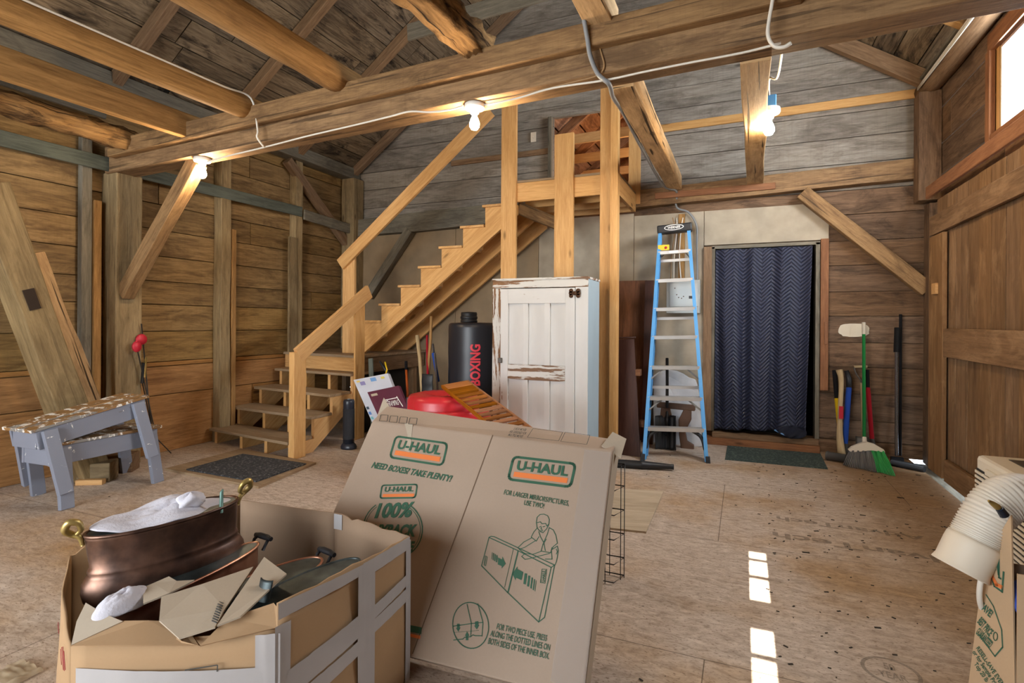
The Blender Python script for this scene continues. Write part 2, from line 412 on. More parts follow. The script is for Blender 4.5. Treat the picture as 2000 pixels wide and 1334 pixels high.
# floor: worn sheathing sheets
def floor_mat():
    m, nt, b = newmat('floor sheathing'); tc = N(nt, 'ShaderNodeTexCoord')
    def nz(sc_, det, rough=.6, vec=None, dist=0):
        mp = N(nt, 'ShaderNodeMapping'); mp.inputs['Scale'].default_value = sc_; L(nt, tc.outputs['Object'], mp.inputs[0])
        n = N(nt, 'ShaderNodeTexNoise'); n.inputs['Scale'].default_value = 1; n.inputs['Detail'].default_value = det; n.inputs['Roughness'].default_value = rough
        n.inputs['Distortion'].default_value = dist
        L(nt, mp.outputs[0], n.inputs['Vector']); return n.outputs[0]
    big = nz((.7, .9, 1), 4, .6); mid = nz((14, 34, 1), 4, .7, dist=.8); fine = nz((60, 130, 1), 3)
    c = ramp(nt, mid, [(.3, S('#9f8d7c')), (.5, S('#c0b0a0')), (.7, S('#d6c8b9'))])
    c = mixc(nt, mathn(nt, 'MULTIPLY', mathn(nt, 'SUBTRACT', big, .48), 5., clamp=True), c, ramp(nt, mid, [(.3, S('#967550')), (.7, S('#bd9869'))]))
    sx_ = N(nt, 'ShaderNodeSeparateXYZ'); L(nt, tc.outputs['Object'], sx_.inputs[0])
    zone = mathn(nt, 'MULTIPLY', mathn(nt, 'ADD', mathn(nt, 'ADD', sx_.outputs[0], -.25), mathn(nt, 'MULTIPLY', mathn(nt, 'SUBTRACT', big, .5), 2.)), 1.6, clamp=True)  # browner right side: board colour plus painted-in warm light
    c = mixc(nt, mathn(nt, 'MULTIPLY', zone, .75), c, ramp(nt, mid, [(.3, S('#7d5f3e')), (.7, S('#a9875d'))]))
    c = mixc(nt, mathn(nt, 'MULTIPLY', mathn(nt, 'SUBTRACT', fine, .56), 6., clamp=True), c, S('#6e563f'))
    st = nz((1.6, 2.6, 1), 6, .65); c = mixc(nt, mathn(nt, 'MULTIPLY', mathn(nt, 'SUBTRACT', st, .60), 4.5, clamp=True), c, S('#7d6854'))
    sp = nz((26, 40, 1), 2); c = mixc(nt, mathn(nt, 'MULTIPLY', mathn(nt, 'SUBTRACT', sp, .735), 40., clamp=True), c, S('#33271c'))
    mp = N(nt, 'ShaderNodeMapping'); mp.inputs['Location'].default_value = (.13+1.22*2, -2.19+2.44*3, 0); mp.inputs['Rotation'].default_value = (0, 0, 0)
    L(nt, tc.outputs['Object'], mp.inputs[0])
    br = N(nt, 'ShaderNodeTexBrick'); br.offset = .5; br.inputs['Scale'].default_value = 1; br.inputs['Mortar Size'].default_value = .0022; br.inputs['Mortar Smooth'].default_value = 0
    br.inputs['Brick Width'].default_value = 2.44; br.inputs['Row Height'].default_value = 1.22
    L(nt, mp.outputs[0], br.inputs['Vector'])
    c = mixc(nt, mathn(nt, 'MULTIPLY', br.outputs['Fac'], .75), c, S('#4a3a2b'))
    L(nt, c, b.inputs['Base Color']); b.inputs['Roughness'].default_value = .62; b.inputs['Specular IOR Level'].default_value = .3
    bp = N(nt, 'ShaderNodeBump'); bp.inputs['Strength'].default_value = .25; bp.inputs['Distance'].default_value = .003
    L(nt, mathn(nt, 'SUBTRACT', mid, br.outputs['Fac']), bp.inputs['Height']); L(nt, bp.outputs[0], b.inputs['Normal']); return m
M['floor'] = floor_mat()
bm = BM(); box(bm, XL-.1, 1.455, YF, YB+.1, -.05, 0); struct('floor', bm, M['floor'])
bm = BM(); box(bm, 1.47, 1.75, YF, YB, -.09, -.035, 'y'); struct('trim_1', bm, M['grey_wood'])
bm = BM(); box(bm, XL-8, XR+9, YF-9, YB+.1, -.6, -.5); struct('ground_outside', bm, plain('pale gravel', S('#a49a88'), .9, var=.2, bump=.3))

# left wall
zs = [0, .14] + [ax(350, y, XL).z for y in (767, 704, 646.5, 596, 552, 505)]
up_ = rows(zs[-1], 3.42, .27, seed=4)
bm = BM()
boards(bm, (XL, 0, 0), (0, 1, 0), (0, 0, 1), (1, 0, 0), zs[3:-1]+up_, lambda v: YF, lambda v: YB, cut=3.2)
box(bm, XL-.06, XL-.03, YF, YB, 0, 3.5, 'y'); wl = struct('wall_left', bm, M['wall_left'])
bm = BM(); boards(bm, (XL, 0, 0), (0, 1, 0), (0, 0, 1), (1, 0, 0), [0, zs[2], zs[3]-.045, zs[3]], lambda v: YF, lambda v: YB, cut=4)
struct('wall_left_base', bm, M['wall_low'])

# back wall: dark boards below, grey gable above, with the doorway and the loft door
bm = BM(); D1 = (-.284, .662, .13, 2.075)
low = [0, .14, .34, .60, .86, 1.10, 1.36, 1.60, 1.86, 2.1, 2.36, 2.60]
boards(bm, (0, YB, 0), (1, 0, 0), (0, 0, 1), (0, -1, 0), low, lambda v: XL, lambda v: XR, holes=[D1], cut=None)
hexa_b = [(XL, -.284, 0, 2.6), (.662, XR, 0, 2.6), (-.284, .662, 2.075, 2.6), (-.284, .662, 0, .13)]
for x0, x1, z0, z1 in hexa_b: box(bm, x0, x1, YB+.03, YB+.05, z0, z1)
struct('wall_back', bm, M['gable_dark'])
bm = BM(); D2 = (-2.13, -1.09, 2.62, 3.75)
def gl(v): return max(XL, (v-3.36-.11)/SL-4.943)
def gr(v): return min(XR, (v-3.50-.11)/SR+1.562)
boards(bm, (0, YB, 0), (1, 0, 0), (0, 0, 1), (0, -1, 0), rows(2.60, ZRIDGE+.1, .265, seed=9), gl, gr, holes=[D2])
for x0, x1, z0, z1 in ((XL, -2.13, 2.6, 3.4), (-1.09, XR, 2.6, 3.4)): box(bm, x0, x1, YB+.03, YB+.05, z0, z1)
prism(bm, [(XL, YB+.03, 3.4), (-2.13, YB+.03, 3.4), (-2.13, YB+.03, 5.3)], (0, .02, 0))
prism(bm, [(XR, YB+.03, 3.45), (-1.09, YB+.03, 3.45), (-1.09, YB+.03, 5.25)], (0, .02, 0))
box(bm, -2.13, -1.09, YB+.03, YB+.05, 3.75, 5.2)
prism(bm, [(-3.6, YB+.04, zl(-3.6)), (XRIDGE, YB+.04, zl(-3.6)), (XRIDGE, YB+.04, ZRIDGE+.11)], (0, .01, 0)); prism(bm, [(.1, YB+.04, zr(.1)), (XRIDGE, YB+.04, zr(.1)), (XRIDGE, YB+.04, ZRIDGE+.11)], (0, .01, 0))
struct('wall_gable', bm, M['gable'])
# plaster board lining; the two sheets behind the stairs have their shade painted in brown
for nm, q, mt in (('wall_lining', ((-2.295, -1.15, 0, 2.52), (-1.145, -.40, 0, 2.49), (-.395, .775, 2.12, 2.49)), M['plaster']), ('wall_lining_shaded', ((-4.93, -3.45, 0, 2.50), (-3.445, -2.30, 0, 2.53)), plain('shade-tinted plaster', S('#8c775c'), .9, bump=.15, var=.14))):
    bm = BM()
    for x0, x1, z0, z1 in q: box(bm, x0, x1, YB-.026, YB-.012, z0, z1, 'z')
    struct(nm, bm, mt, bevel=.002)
# right wall: boards above the barn door, window opening, low wall nearer the camera
WY0, WY1, WZ0, WZ1 = 3.45, 4.84, 2.62, 3.22
bm = BM()
boards(bm, (XR, 0, 0), (0, 1, 0), (0, 0, 1), (-1, 0, 0), [2.3, 2.62, 2.90, 3.22, 3.47], lambda v: YF, lambda v: YB, holes=[(WY0, WY1, WZ0, WZ1)], cut=3)
boards(bm, (XR, 0, 0), (0, 1, 0), (0, 0, 1), (-1, 0, 0), rows(0, 2.3, .27, seed=6), lambda v: YF, lambda v: 2.1)
box(bm, 1.50, XR+.02, 1.98, 2.1, 0, 2.35, 'z')
box(bm, XR, XR+.1, 5.68, YB+.05, -.05, 2.35, 'z')
struct('wall_right', bm, M['gable_dark'])
# front wall behind the camera: doorway and lean-to added for the lighting, and a slim light above
SX0, SX1 = .036, .120; T = math.tan(SUN_EL)
bm = BM()
sl = [((y+2.5)*T) for y in (1.98, 2.545, 2.755, 3.38)]
boards(bm, (0, YF, 0), (1, 0, 0), (0, 0, 1), (0, 1, 0), rows(0, 3.4, .28, seed=5), lambda v: XL, lambda v: XR,
       holes=[(-4.3, -.5, 0, 2.55), (SX0, SX1, sl[0], sl[1]), (SX0, SX1, sl[2], sl[3])], thick=.01)
boards(bm, (0, YF, 0), (1, 0, 0), (0, 0, 1), (0, 1, 0), rows(3.4, ZRIDGE+.1, .28, seed=8), gl, gr, thick=.01)
for q in ((XL-.2, -4.3, 0, 6), (-4.3, -.5, 2.55, 6), (-.5, SX0, 0, 6), (SX1, XR+.2, 0, 6), (SX0, SX1, 0, sl[0]), (SX0, SX1, sl[1], sl[2]), (SX0, SX1, sl[3], 6)): box(bm, q[0], q[1], YF-.05, YF-.02, q[2], q[3], 'z')
struct('wall_front', bm, M['gable_dark'])
bm = BM()
for y in (2.315, 3.025, 3.243): box(bm, SX0-.03, SX1+.03, YF-.03, YF-.012, (y+2.5)*T-.006, (y+2.5)*T+.006)
struct('trim_2', bm, M['grey_wood'])
bm = BM(); box(bm, -5.2, -.2, YF-6, YF-.02, 2.62, 2.66); struct('sun_block_roof', bm, M['gable_dark'])   # unseen lean-to roof, added to keep the sun out of the doorway
# roof
bm = BM()
def slope(bm, x0, z0, x1, z1, nrm, seed):
    W = V((x1-x0, 0, z1-z0)); ln = W.length; W.normalize()
    boards(bm, (x0, 0, z0), (0, 1, 0), W, nrm, rows(0, ln, .27, .25, seed), lambda v: YF, lambda v: YB+.02, cut=2.6, gap=.010)
nl = V((SL, 0, -1)).normalized(); nr = V((SR, 0, -1)).normalized()
slope(bm, XL-.1, zl(XL-.1)+.12, XRIDGE, ZRIDGE+.12, nl, 21); slope(bm, XR+.12, zr(XR+.12)+.12, XRIDGE, ZRIDGE+.12, nr, 22)
for x0, z0 in ((XL-.1, zl(XL-.1)), (XR+.12, zr(XR+.12))):
    hexa(bm, [V((x0, YF, z0+.15)), V((x0, YF, z0+.17)), V((XRIDGE, YF, ZRIDGE+.17)), V((XRIDGE, YF, ZRIDGE+.15))] +
             [V((x0, YB, z0+.15)), V((x0, YB, z0+.17)), V((XRIDGE, YB, ZRIDGE+.17)), V((XRIDGE, YB, ZRIDGE+.15))], V((0, 1, 0)))
struct('ceiling', bm, M['roof'])

# ---- window in the right wall
wn = bpy.data.objects.new('window_1', None); COL.objects.link(wn); wn.location = (XR, (WY0+WY1)/2, WZ0); wn['kind'] = 'structure'
bm = BM()
box(bm, XR-.03, XR+.03, WY0-.02, WY1+.05, WZ0-.06, WZ0, 'y'); box(bm, XR-.03, XR+.03, WY0-.02, WY1+.05, WZ1, WZ1+.12, 'y')
box(bm, XR-.035, XR+.03, WY1, WY1+.07, WZ0-.06, WZ1, 'z'); box(bm, XR-.035, XR+.03, WY0-.07, WY0, WZ0-.06, WZ1, 'z')
obj('window_frame', bm, M['red_wood'], wn)
bm = BM(); box(bm, XR+.005, XR+.02, WY1-.05, WY1, WZ0, WZ1, 'z'); box(bm, XR+.005, XR+.02, WY0, WY0+.04, WZ0, WZ1, 'z')
box(bm, XR+.005, XR+.02, 4.36, 4.39, WZ0, WZ1, 'z'); box(bm, XR+.005, XR+.02, WY0, WY1, WZ0, WZ0+.03, 'y'); obj('sash', bm, M['pine'], wn)
bm = BM(); box(bm, XR+.010, XR+.014, WY0, WY1, WZ0, WZ1); obj('pane', bm, plain('glass', (1, 1, 1), .0, trans=1, spec=.5), wn)

# ---- barn door in the right wall
dr = bpy.data.objects.new('door_2', None); COL.objects.link(dr); dr.location = (1.47, 4.2, .06); dr['kind'] = 'structure'
bm = BM(); boards(bm, (1.50, 0, .05), (0, 0, 1), (0, 1, 0), (-1, 0, 0), rows(1.9, 5.6, .21, .15, 31), lambda v: 0, lambda v: 2.28, gap=.006)
box(bm, 1.512, 1.53, 1.9, 5.6, .05, 2.33, 'z'); obj('plank_panel', bm, M['door_wood'], dr)
for nm, y0, y1, z0, z1, g in (('stile', 5.30, 5.64, .06, 2.02, 'z'), ('rail', 1.9, 5.28, 1.027, 1.25, 'y'), ('rail', 1.9, 5.64, 2.03, 2.19, 'y'), ('rail', 1.9, 5.24, .055, .225, 'y')):
    bm = BM(); box(bm, 1.45, 1.482, y0, y1, z0, z1, g)
    if nm == 'stile': pass
    obj(nm, bm, M['door_wood'], dr, bevel=.004)
bm = BM(); box(bm, 1.43, 1.452, 5.40, 5.50, 1.53, 1.62); obj('latch', bm, M['pine'], dr, bevel=.003)
bm = BM(); box(bm, 1.505, 1.54, 5.22, 5.32, .1, 2.0, 'z'); obj('dark_gap', bm, plain('dark batten', S('#241a12'), .9), dr)
tb = timber('track_board', 'red-brown board running above the barn door', 'board', (1.46, -1, 2.418), (1.46, 5.735, 2.418), .03, .105, M['red_wood'])
bm = BM(); tube(bm, [(1.535, 5.78, .02), (1.535, 5.77, .9), (1.533, 5.78, 1.9)], .016, 8)
o = obj('white_pipe', bm, plain('white plastic', S('#dcdad2'), .4)); tag(o, 'thin white pipe standing in the corner beside the barn door', 'pipe')

# ---- doorway with the blanket
dn = bpy.data.objects.new('door_1', None); COL.objects.link(dn); dn.location = (.19, YB, 0); dn['kind'] = 'structure'
bm = BM(); box(bm, -.40, -.315, YB-.05, YB-.012, .13, 2.10, 'z'); obj('casing', bm, M['rafter'], dn, bevel=.003)
bm = BM(); box(bm, -.318, -.284, YB-.03, YB+.12, .13, 2.10, 'z'); box(bm, .662, .70, YB-.03, YB+.12, .13, 2.10, 'z'); box(bm, -.318, .70, YB-.03, YB+.12, 2.075, 2.11)
obj('jamb', bm, M['grey_wood'], dn, bevel=.003)
bm = BM(); box(bm, .705, .775, YB-.045, YB-.012, .62, 2.13, 'z'); obj('casing', bm, M['red_wood'], dn, bevel=.003)
bm = BM(); box(bm, .738, .768, YB-.06, YB-.045, 1.08, 1.30, 'z'); obj('block', bm, M['red_wood'], dn, bevel=.002)
bm = BM(); box(bm, -.36, .70, 6.10, YB, 0, .075); obj('step', bm, M['red_wood'], dn, bevel=.004)
bm = BM(); box(bm, -.30, .69, 6.115, YB+.12, .077, .13); obj('sill', bm, M['rafter'], dn, bevel=.004)
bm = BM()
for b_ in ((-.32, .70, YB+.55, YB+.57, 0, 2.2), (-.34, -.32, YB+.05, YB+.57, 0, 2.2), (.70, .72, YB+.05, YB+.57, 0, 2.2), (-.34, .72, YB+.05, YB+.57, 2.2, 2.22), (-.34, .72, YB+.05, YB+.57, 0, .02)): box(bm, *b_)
struct('wall_unlit_stand_in', bm, plain('unlit space stand-in', (.012, .011, .01), .9))  # near-black colour stands in for the unlit space behind the blanket

# ---- room behind the loft door
bm = BM(); lx, lz, ls = -4.0, 2.35, .80
boards(bm, (lx, 0, lz), (0, 1, 0), V((1, 0, ls)).normalized(), V((ls, 0, -1)).normalized(), rows(0, 4.4, .25, .2, 41), lambda v: YB+.06, lambda v: 10.2, cut=1.5, gap=.02)
box(bm, -4.7, .4, 10.2, 10.25, 2.0, 5.6); box(bm, -4.7, .2, YB+.06, 10.2, 2.2, 2.24, 'y'); box(bm, -4.7, -4.65, YB+.06, 10.2, 2.0, 5.4, 'y'); box(bm, -4.7, .4, YB+.06, 10.2, 5.6, 5.65, 'y')
hexa(bm, [V((lx-.6, YB+.06, lz-.4)), V((lx-.6, 10.2, lz-.4)), V((lx-.6, 10.2, lz-.38)), V((lx-.6, YB+.06, lz-.38)), V((lx+3.6, YB+.06, lz+2.96)), V((lx+3.6, 10.2, lz+2.96)), V((lx+3.6, 10.2, lz+2.98)), V((lx+3.6, YB+.06, lz+2.98))], V((0, 1, 0)))
boards(bm, (-.15, 0, 2.4), (0, 1, 0), V((0, 0, 1)), V((-1, 0, 0)), rows(0, 3, .25, .2, 42), lambda v: YB+.06, lambda v: 10.2)
struct('wall_loft', bm, M['loft'])
for i, y in enumerate((6.75, 7.55, 8.4, 9.3)):
    p = V((lx+.1, y, lz+.0)); q = V((lx+3.5, y, lz+3.4*ls))
    timber('loft_rafter', ('rafter', 'second rafter', 'third rafter', 'farthest rafter')[i]+' of the room seen through the loft opening' if i else 'nearest rafter of the room seen through the loft opening', 'rafter', p, q, .05, .11, M['loft'], bevel=.003, group='loft rafters')
    z = (3.62, 3.62, 3.62, 3.5)[i]
    timber('collar_tie', ('nearest', 'second', 'third', 'farthest')[i]+' pale collar tie of the room seen through the loft opening', 'beam', (lx+.1+(z-lz)/ls-.1, y-.05, z), (-.2, y-.05, z+.03), .04, .12, M['pine'], bevel=.003, group='loft collar ties')
light('loft_light', 'POINT', (-.7, 7.0, 2.9), 60, (1, .74, .5), shadow_soft_size=.08)

# ------------------------------------------------------------------ timber frame
G = 'roof and wall timbers'
# tie beam across the room, sloping slightly up to the right
def tz(x): return 2.545 + .0245*(x+5.0)
timber('tie_beam', 'long old tie beam crossing the room, with bulbs hung below', 'beam', (-5.1, 3.03, tz(-5.1)+.125), (1.6, 3.03, tz(1.6)+.125), .20, .25, M['beam'], bevel=.012)
timber('ledger_beam', 'nail-pocked ledger beam fixed along the front of the tie beam', 'beam', (-4.95, 2.90, tz(-4.95)+.175), (.25, 2.90, tz(.25)+.205), .075, .135, M['beam'], bevel=.01)
# posts and studs of the left wall
timber('wall_post', 'broad square post under the left end of the tie beam', 'post', (-5.06, 3.06, 0), (-5.06, 3.06, 2.56), .20, .22, M['post'], up=(0, 1, 0), bevel=.01, warp=.008)
timber('wall_stud', 'narrow board stud just left of the broad square post', 'stud', (-5.115, 2.875, 0), (-5.115, 2.875, 2.30), .07, .06, M['log'], up=(0, 1, 0))
timber('wall_stud', 'dark stud against the wall left of the narrow board stud', 'stud', (-5.13, 2.80, 0), (-5.13, 2.80, 2.9), .06, .08, M['grey_wood'], up=(0, 1, 0))
timber('wall_stud', 'rough waney stud beside the foot of the stairs', 'stud', (-5.10, 4.09, 0), (-5.10, 4.09, 3.2), .12, .12, M['post'], up=(0, 1, 0), warp=.014)
timber('wall_board', 'pale upright board nailed to the waney stud', 'board', (-5.06, 4.195, 0), (-5.06, 4.195, 2.26), .03, .055, M['log'], up=(0, 1, 0))
timber('wall_stud', 'stud behind the stair landing under the short cross board', 'stud', (-5.11, 5.13, .9), (-5.11, 5.13, 3.25), .11, .11, M['post'], up=(0, 1, 0), warp=.008)
timber('wall_board', 'upright board nailed beside the landing stud', 'board', (-5.06, 5.03, .9), (-5.06, 5.03, 2.3), .03, .13, M['post'], up=(0, 1, 0))
timber('corner_post', 'square corner post at the far left corner', 'post', (-5.03, 6.09, .9), (-5.03, 6.09, 3.25), .21, .21, M['post'], up=(0, 1, 0), warp=.006)
timber('wall_plate', 'grey log plate along the top of the left wall', 'beam', (-5.07, YF+.05, 3.33), (-5.07, 6.19, 3.33), .17, .155, M['grey_wood'], warp=.01)
timber('wall_strip', 'blue-grey board nailed flat across the left wall studs', 'board', (-5.045, -.5, 2.60), (-5.045, 5.16, 2.63), .025, .12, M['slate_wood'])
timber('short_board', 'short weathered board bridging to the corner post', 'board', (-5.02, 5.17, 2.60), (-5.00, 6.06, 2.55), .03, .13, M['grey_wood'], warp=.006)
timber('wall_brace', 'diagonal brace from wall plate to the far left corner post', 'brace', (-5.08, 4.95, 3.22), (-5.08, 6.15, 2.26), .09, .10, M['rafter'])
timber('post_brace', 'diagonal brace from the broad post up to the tie beam', 'brace', (-4.97, 3.03, 1.50), (-4.06, 3.03, 2.56), .10, .125, M['beam'], warp=.005)
# back wall frame
timber('girt', 'long dark girt on the back wall behind the stairs', 'beam', (-4.95, 6.14, 2.575), (-2.0, 6.14, 2.64), .13, .24, M['grey_wood'], warp=.012)
timber('girt', 'heavy girt on the back wall above the blanket doorway', 'beam', (-1.15, 6.15, 2.66), (1.61, 6.15, 2.735), .13, .19, M['beam'], warp=.006)
timber('ledger_strip', 'narrow red-brown strip under the far joist ends', 'board', (-.90, 6.075, 2.67), (.29, 6.075, 2.672), .03, .068, M['red_wood'])
timber('batten', 'pale batten across the gable right of the stairs', 'board', (-1.05, 6.195, 3.44), (1.59, 6.195, 3.46), .03, .085, M['pine'])
timber('batten', 'thin brown batten on the gable left of the loft opening', 'board', (-3.52, 6.195, 3.345), (-2.16, 6.195, 3.35), .025, .07, M['rafter'])
timber('wall_brace', 'diagonal brace right of the blanket doorway', 'brace', (.53, 6.12, 2.59), (1.56, 6.12, 1.60), .10, .135, M['rafter'] if 0 else M['beam'])
timber('wall_brace', 'diagonal brace on the back wall behind the upper stairs', 'brace', (-4.09, 6.12, 2.50), (-4.78, 6.12, 1.62), .10, .12, M['grey_wood'])
timber('jack_stud', 'grey board edging the left side of the loft opening', 'stud', (-2.15, 6.18, 2.62), (-2.15, 6.18, 3.75), .05, .06, M['grey_wood'], up=(0, 1, 0))
timber('corner_post', 'brown corner post at the far right above the barn door', 'post', (1.53, 6.02, 2.40), (1.53, 6.02, 3.38), .17, .17, M['gable_dark'], up=(0, 1, 0))
timber('corner_post', 'rough corner post at the far right beside the barn door', 'post', (1.575, 6.05, 0), (1.575, 6.05, 2.38), .08, .16, M['gable_dark'], up=(0, 1, 0))
log('wall_plate', 'round dark log plate along the top of the right wall', 'beam', (1.55, YF+.05, 3.45), (1.55, 6.19, 3.45), .085, M['rafter'], rough=.12)
timber('plate_board', 'weathered board lying along the right wall plate', 'board', (1.525, YF+.05, 3.545), (1.525, 6.19, 3.545), .09, .03, M['grey_wood'])
# rafters
names = ('nearest', 'second', 'third', 'gable-end')
for i, y in enumerate((2.97, 4.05, 5.08, 6.10)):
    timber('rafter', names[i]+' rafter of the left roof slope', 'rafter', (-5.1, y, zl(-5.1)+.045), (XRIDGE, y, ZRIDGE+.045), .085, .10, M['rafter'], group='left slope rafters')
for i, y in enumerate((1.95, .92, -.1)):
    timber('rafter', ('rafter of the left roof slope overhead before the tie beam', 'rafter of the left roof slope over the camera', 'rafter of the left roof slope behind the camera')[i], 'rafter', (-5.1, y, zl(-5.1)+.045), (XRIDGE, y, ZRIDGE+.045), .085, .10, M['rafter'], group='left slope rafters')
for i, y in enumerate((3.9, 5.02, 6.10)):
    timber('rafter', ('nearest', 'pale middle', 'gable-end')[i]+' rafter of the right roof slope', 'rafter', (1.58, y, zr(1.58)+.02), (XRIDGE, y, ZRIDGE+.02), .085, .14, M['log'] if i == 1 else M['rafter'], group='right slope rafters')
timber('rafter', 'grey collar board nailed across the roof near the ridge', 'beam', (-3.0, 4.42, 4.07), (1.0, 4.42, 4.07+.2), .03, .16, M['grey_wood'])
# joists on the near side of the tie beam
def jz(x): return tz(x)+.25
log('joist_log', 'round peeled joist with a white cable along it', 'joist', (-3.62, YF+.1, 2.86), (-3.36, 3.02, 2.84), .085, M['log'], flat=1)
timber('joist', 'flat sawn joist left of the cable joist', 'joist', (-4.22, YF+.1, 2.80), (-3.99, 3.02, 2.79), .055, .19, M['log'], warp=.008)
log('joist_log', 'shaggy bark-covered joist nearest the left wall', 'joist', (-4.62, YF+.1, 2.76), (-4.72, 2.98, 2.77), .085, M['bark'], rough=.4, n=110, seg=24)
log('joist_log', 'thick peeled joist ending in a round cut at the beam', 'joist', (-2.56, YF+.1, 2.93), (-2.49, 3.02, 2.90), .095, M['log'])
log('joist', 'rough bark-edged squared joist over the middle of the room', 'joist', (-1.60, YF+.1, 2.98), (-1.50, 3.03, 2.94), .082, M['bark'], rough=.3, n=110, seg=32, sq=.8)
timber('joist', 'split pale joist with a grey cable down its end', 'joist', (-.72, YF+.1, 3.0), (-.73, 3.03, 2.965), .15, .15, M['split'], warp=.012)
timber('wall_board', 'wide grey board along the left wall above the bark joist', 'board', (-5.05, YF+.1, 3.12), (-5.03, 2.90, 3.08), .03, .17, M['grey_wood'])
# joists from the tie beam to the back wall
timber('joist', 'split joist running back from the beam above the ladder', 'joist', (-.65, 3.12, 2.71), (-.69, 6.08, 2.79), .14, .15, M['split'], warp=.012)
timber('joist', 'cracked joist with a bulb at its side, right of the stairs', 'joist', (.05, 3.12, 2.73), (.10, 6.08, 2.78), .15, .15, M['split'], warp=.01)

# ------------------------------------------------------------------ lower stairs, landing, upper stairs, platform
LX0, LX1, LZ = -5.13, -3.87, .905
tz_ = [.155, .345, .53, .715]
tl = [(408, 833), (452, 790), (496, 750), (536, 713.5)]; tr_ = [(612, 856), (607.8, 819), (644, 774), (684.8, 732.8)]
yl = [ax(*p, LX0).y for p in tl]; yr = [3.80]+[ax(*p, LX1).y for p in tr_[1:]]
st = thing('staircase', 'short open plywood staircase of four dusty steps up to the landing', 'stairs', (-4.5, 3.95, 0))
land_l, land_r = 4.98, 4.79
def sy(x, a, b): return a+(b-a)*(x-LX0)/(LX1-LX0)
for k in range(4):
    bm = BM(); d = .31; z = tz_[k]
    c = [(LX0, yl[k], z-.028), (LX0, yl[k]+d, z-.028), (LX0, yl[k]+d, z), (LX0, yl[k], z), (LX1, yr[k], z-.028), (LX1, yr[k]+d, z-.028), (LX1, yr[k]+d, z), (LX1, yr[k], z)]
    hexa(bm, [V(p) for p in c], V((1, 0, 0))); obj('tread', bm, M['tread'], st, bevel=.003)
for x in (-5.07, -4.64, -4.25, -3.90):
    bm = BM(); pts = []
    f = lambda k: sy(x, yl[k], yr[k])+.03
    pts = [V((x, f(0), 0)), V((x, f(0), tz_[0]-.029)), V((x, f(1), tz_[0]-.029)), V((x, f(1), tz_[1]-.029)), V((x, f(2), tz_[1]-.029)), V((x, f(2), tz_[2]-.029)), V((x, f(3), tz_[2]-.029)), V((x, f(3), tz_[3]-.029)),
           V((x, sy(x, land_l, land_r)+.02, tz_[3]-.029)), V((x, sy(x, land_l, land_r)+.02, tz_[3]-.26)), V((x, f(0)+.28, 0))]
    prism(bm, pts, (.036, 0, 0), V((0, .82, .57))); obj('stringer', bm, M['pine'], st)
ld = thing('stair_landing', 'square wooden landing where the two stair flights meet', 'landing', (-4.5, 5.5, .6))
bm = BM(); c = [(XL+.02, land_l, LZ-.03), (XL+.02, 6.16, LZ-.03), (XL+.02, 6.16, LZ), (XL+.02, land_l, LZ), (LX1, land_r, LZ-.03), (LX1, 6.16, LZ-.03), (LX1, 6.16, LZ), (LX1, land_r, LZ)]
hexa(bm, [V(p) for p in c], V((1, 0, 0))); obj('deck', bm, M['tread'], ld, bevel=.003)
bm = BM(); c = [(XL+.02, land_l+.03, .72), (XL+.02, land_l+.06, .72), (XL+.02, land_l+.06, LZ-.031), (XL+.02, land_l+.03, LZ-.031), (LX1-.02, land_r+.03, .72), (LX1-.02, land_r+.06, .72), (LX1-.02, land_r+.06, LZ-.031), (LX1-.02, land_r+.03, LZ-.031)]
hexa(bm, [V(p) for p in c], V((1, 0, 0))); obj('riser_board', bm, M['pine'], ld)
bm = BM(); box(bm, LX1-.055, LX1-.018, land_r+.065, 6.15, .70, LZ-.032, 'y'); obj('side_board', bm, M['rafter'], ld)
for x, y in ((LX1-.09, land_r+.12), (LX1-.09, 6.0), (XL+.12, land_l+.12), (XL+.12, 6.0)):
    bm = BM(); box(bm, x-.04, x+.03, y-.04, y+.04, 0, LZ-.035, 'z'); obj('leg', bm, M['rafter'], ld)
bm = BM(); box(bm, LX1-.14, LX1-.13, land_r+.2, 5.95, 0, .70, 'y'); obj('back_or_shade_panel', bm, plain('painted void shade', S('#1d1813'), .9), ld)  # added panel, coloured as the shade in the void under the landing

US = 5.15
upx = [(697, 657), (741, 593), (777, 557), (816, 520), (855, 483), (896, 442), (943, 401)]
ups = [ay(*p, US) for p in upx]
x1_, x6_ = ups[1].x, ups[6].x; run = (x6_-x1_)/5; rise = (2.725-LZ)/9
ut = thing('staircase', 'steep yellow pine upper staircase rising right along the back wall', 'stairs', (-3.2, 5.6, LZ))
tx = [x1_+run*(k-2) for k in range(8)]; tzz = [LZ+rise*(k+1) for k in range(8)]
tzz = [LZ+(ups[1].z-LZ)*(k+1)/3 if k < 3 else ups[1].z+(ups[6].z-ups[1].z)*(k-2)/5 for k in range(8)]
tx = [x1_+run*(k-2) for k in range(8)]
PT = 2.725
for k in range(8):
    bm = BM(); box(bm, tx[k], tx[k]+run+.02, US-.02, 6.12, tzz[k]-.026, tzz[k], 'y'); obj('tread', bm, M['red_wood'] if 0 else M['pine'], ut, bevel=.003)
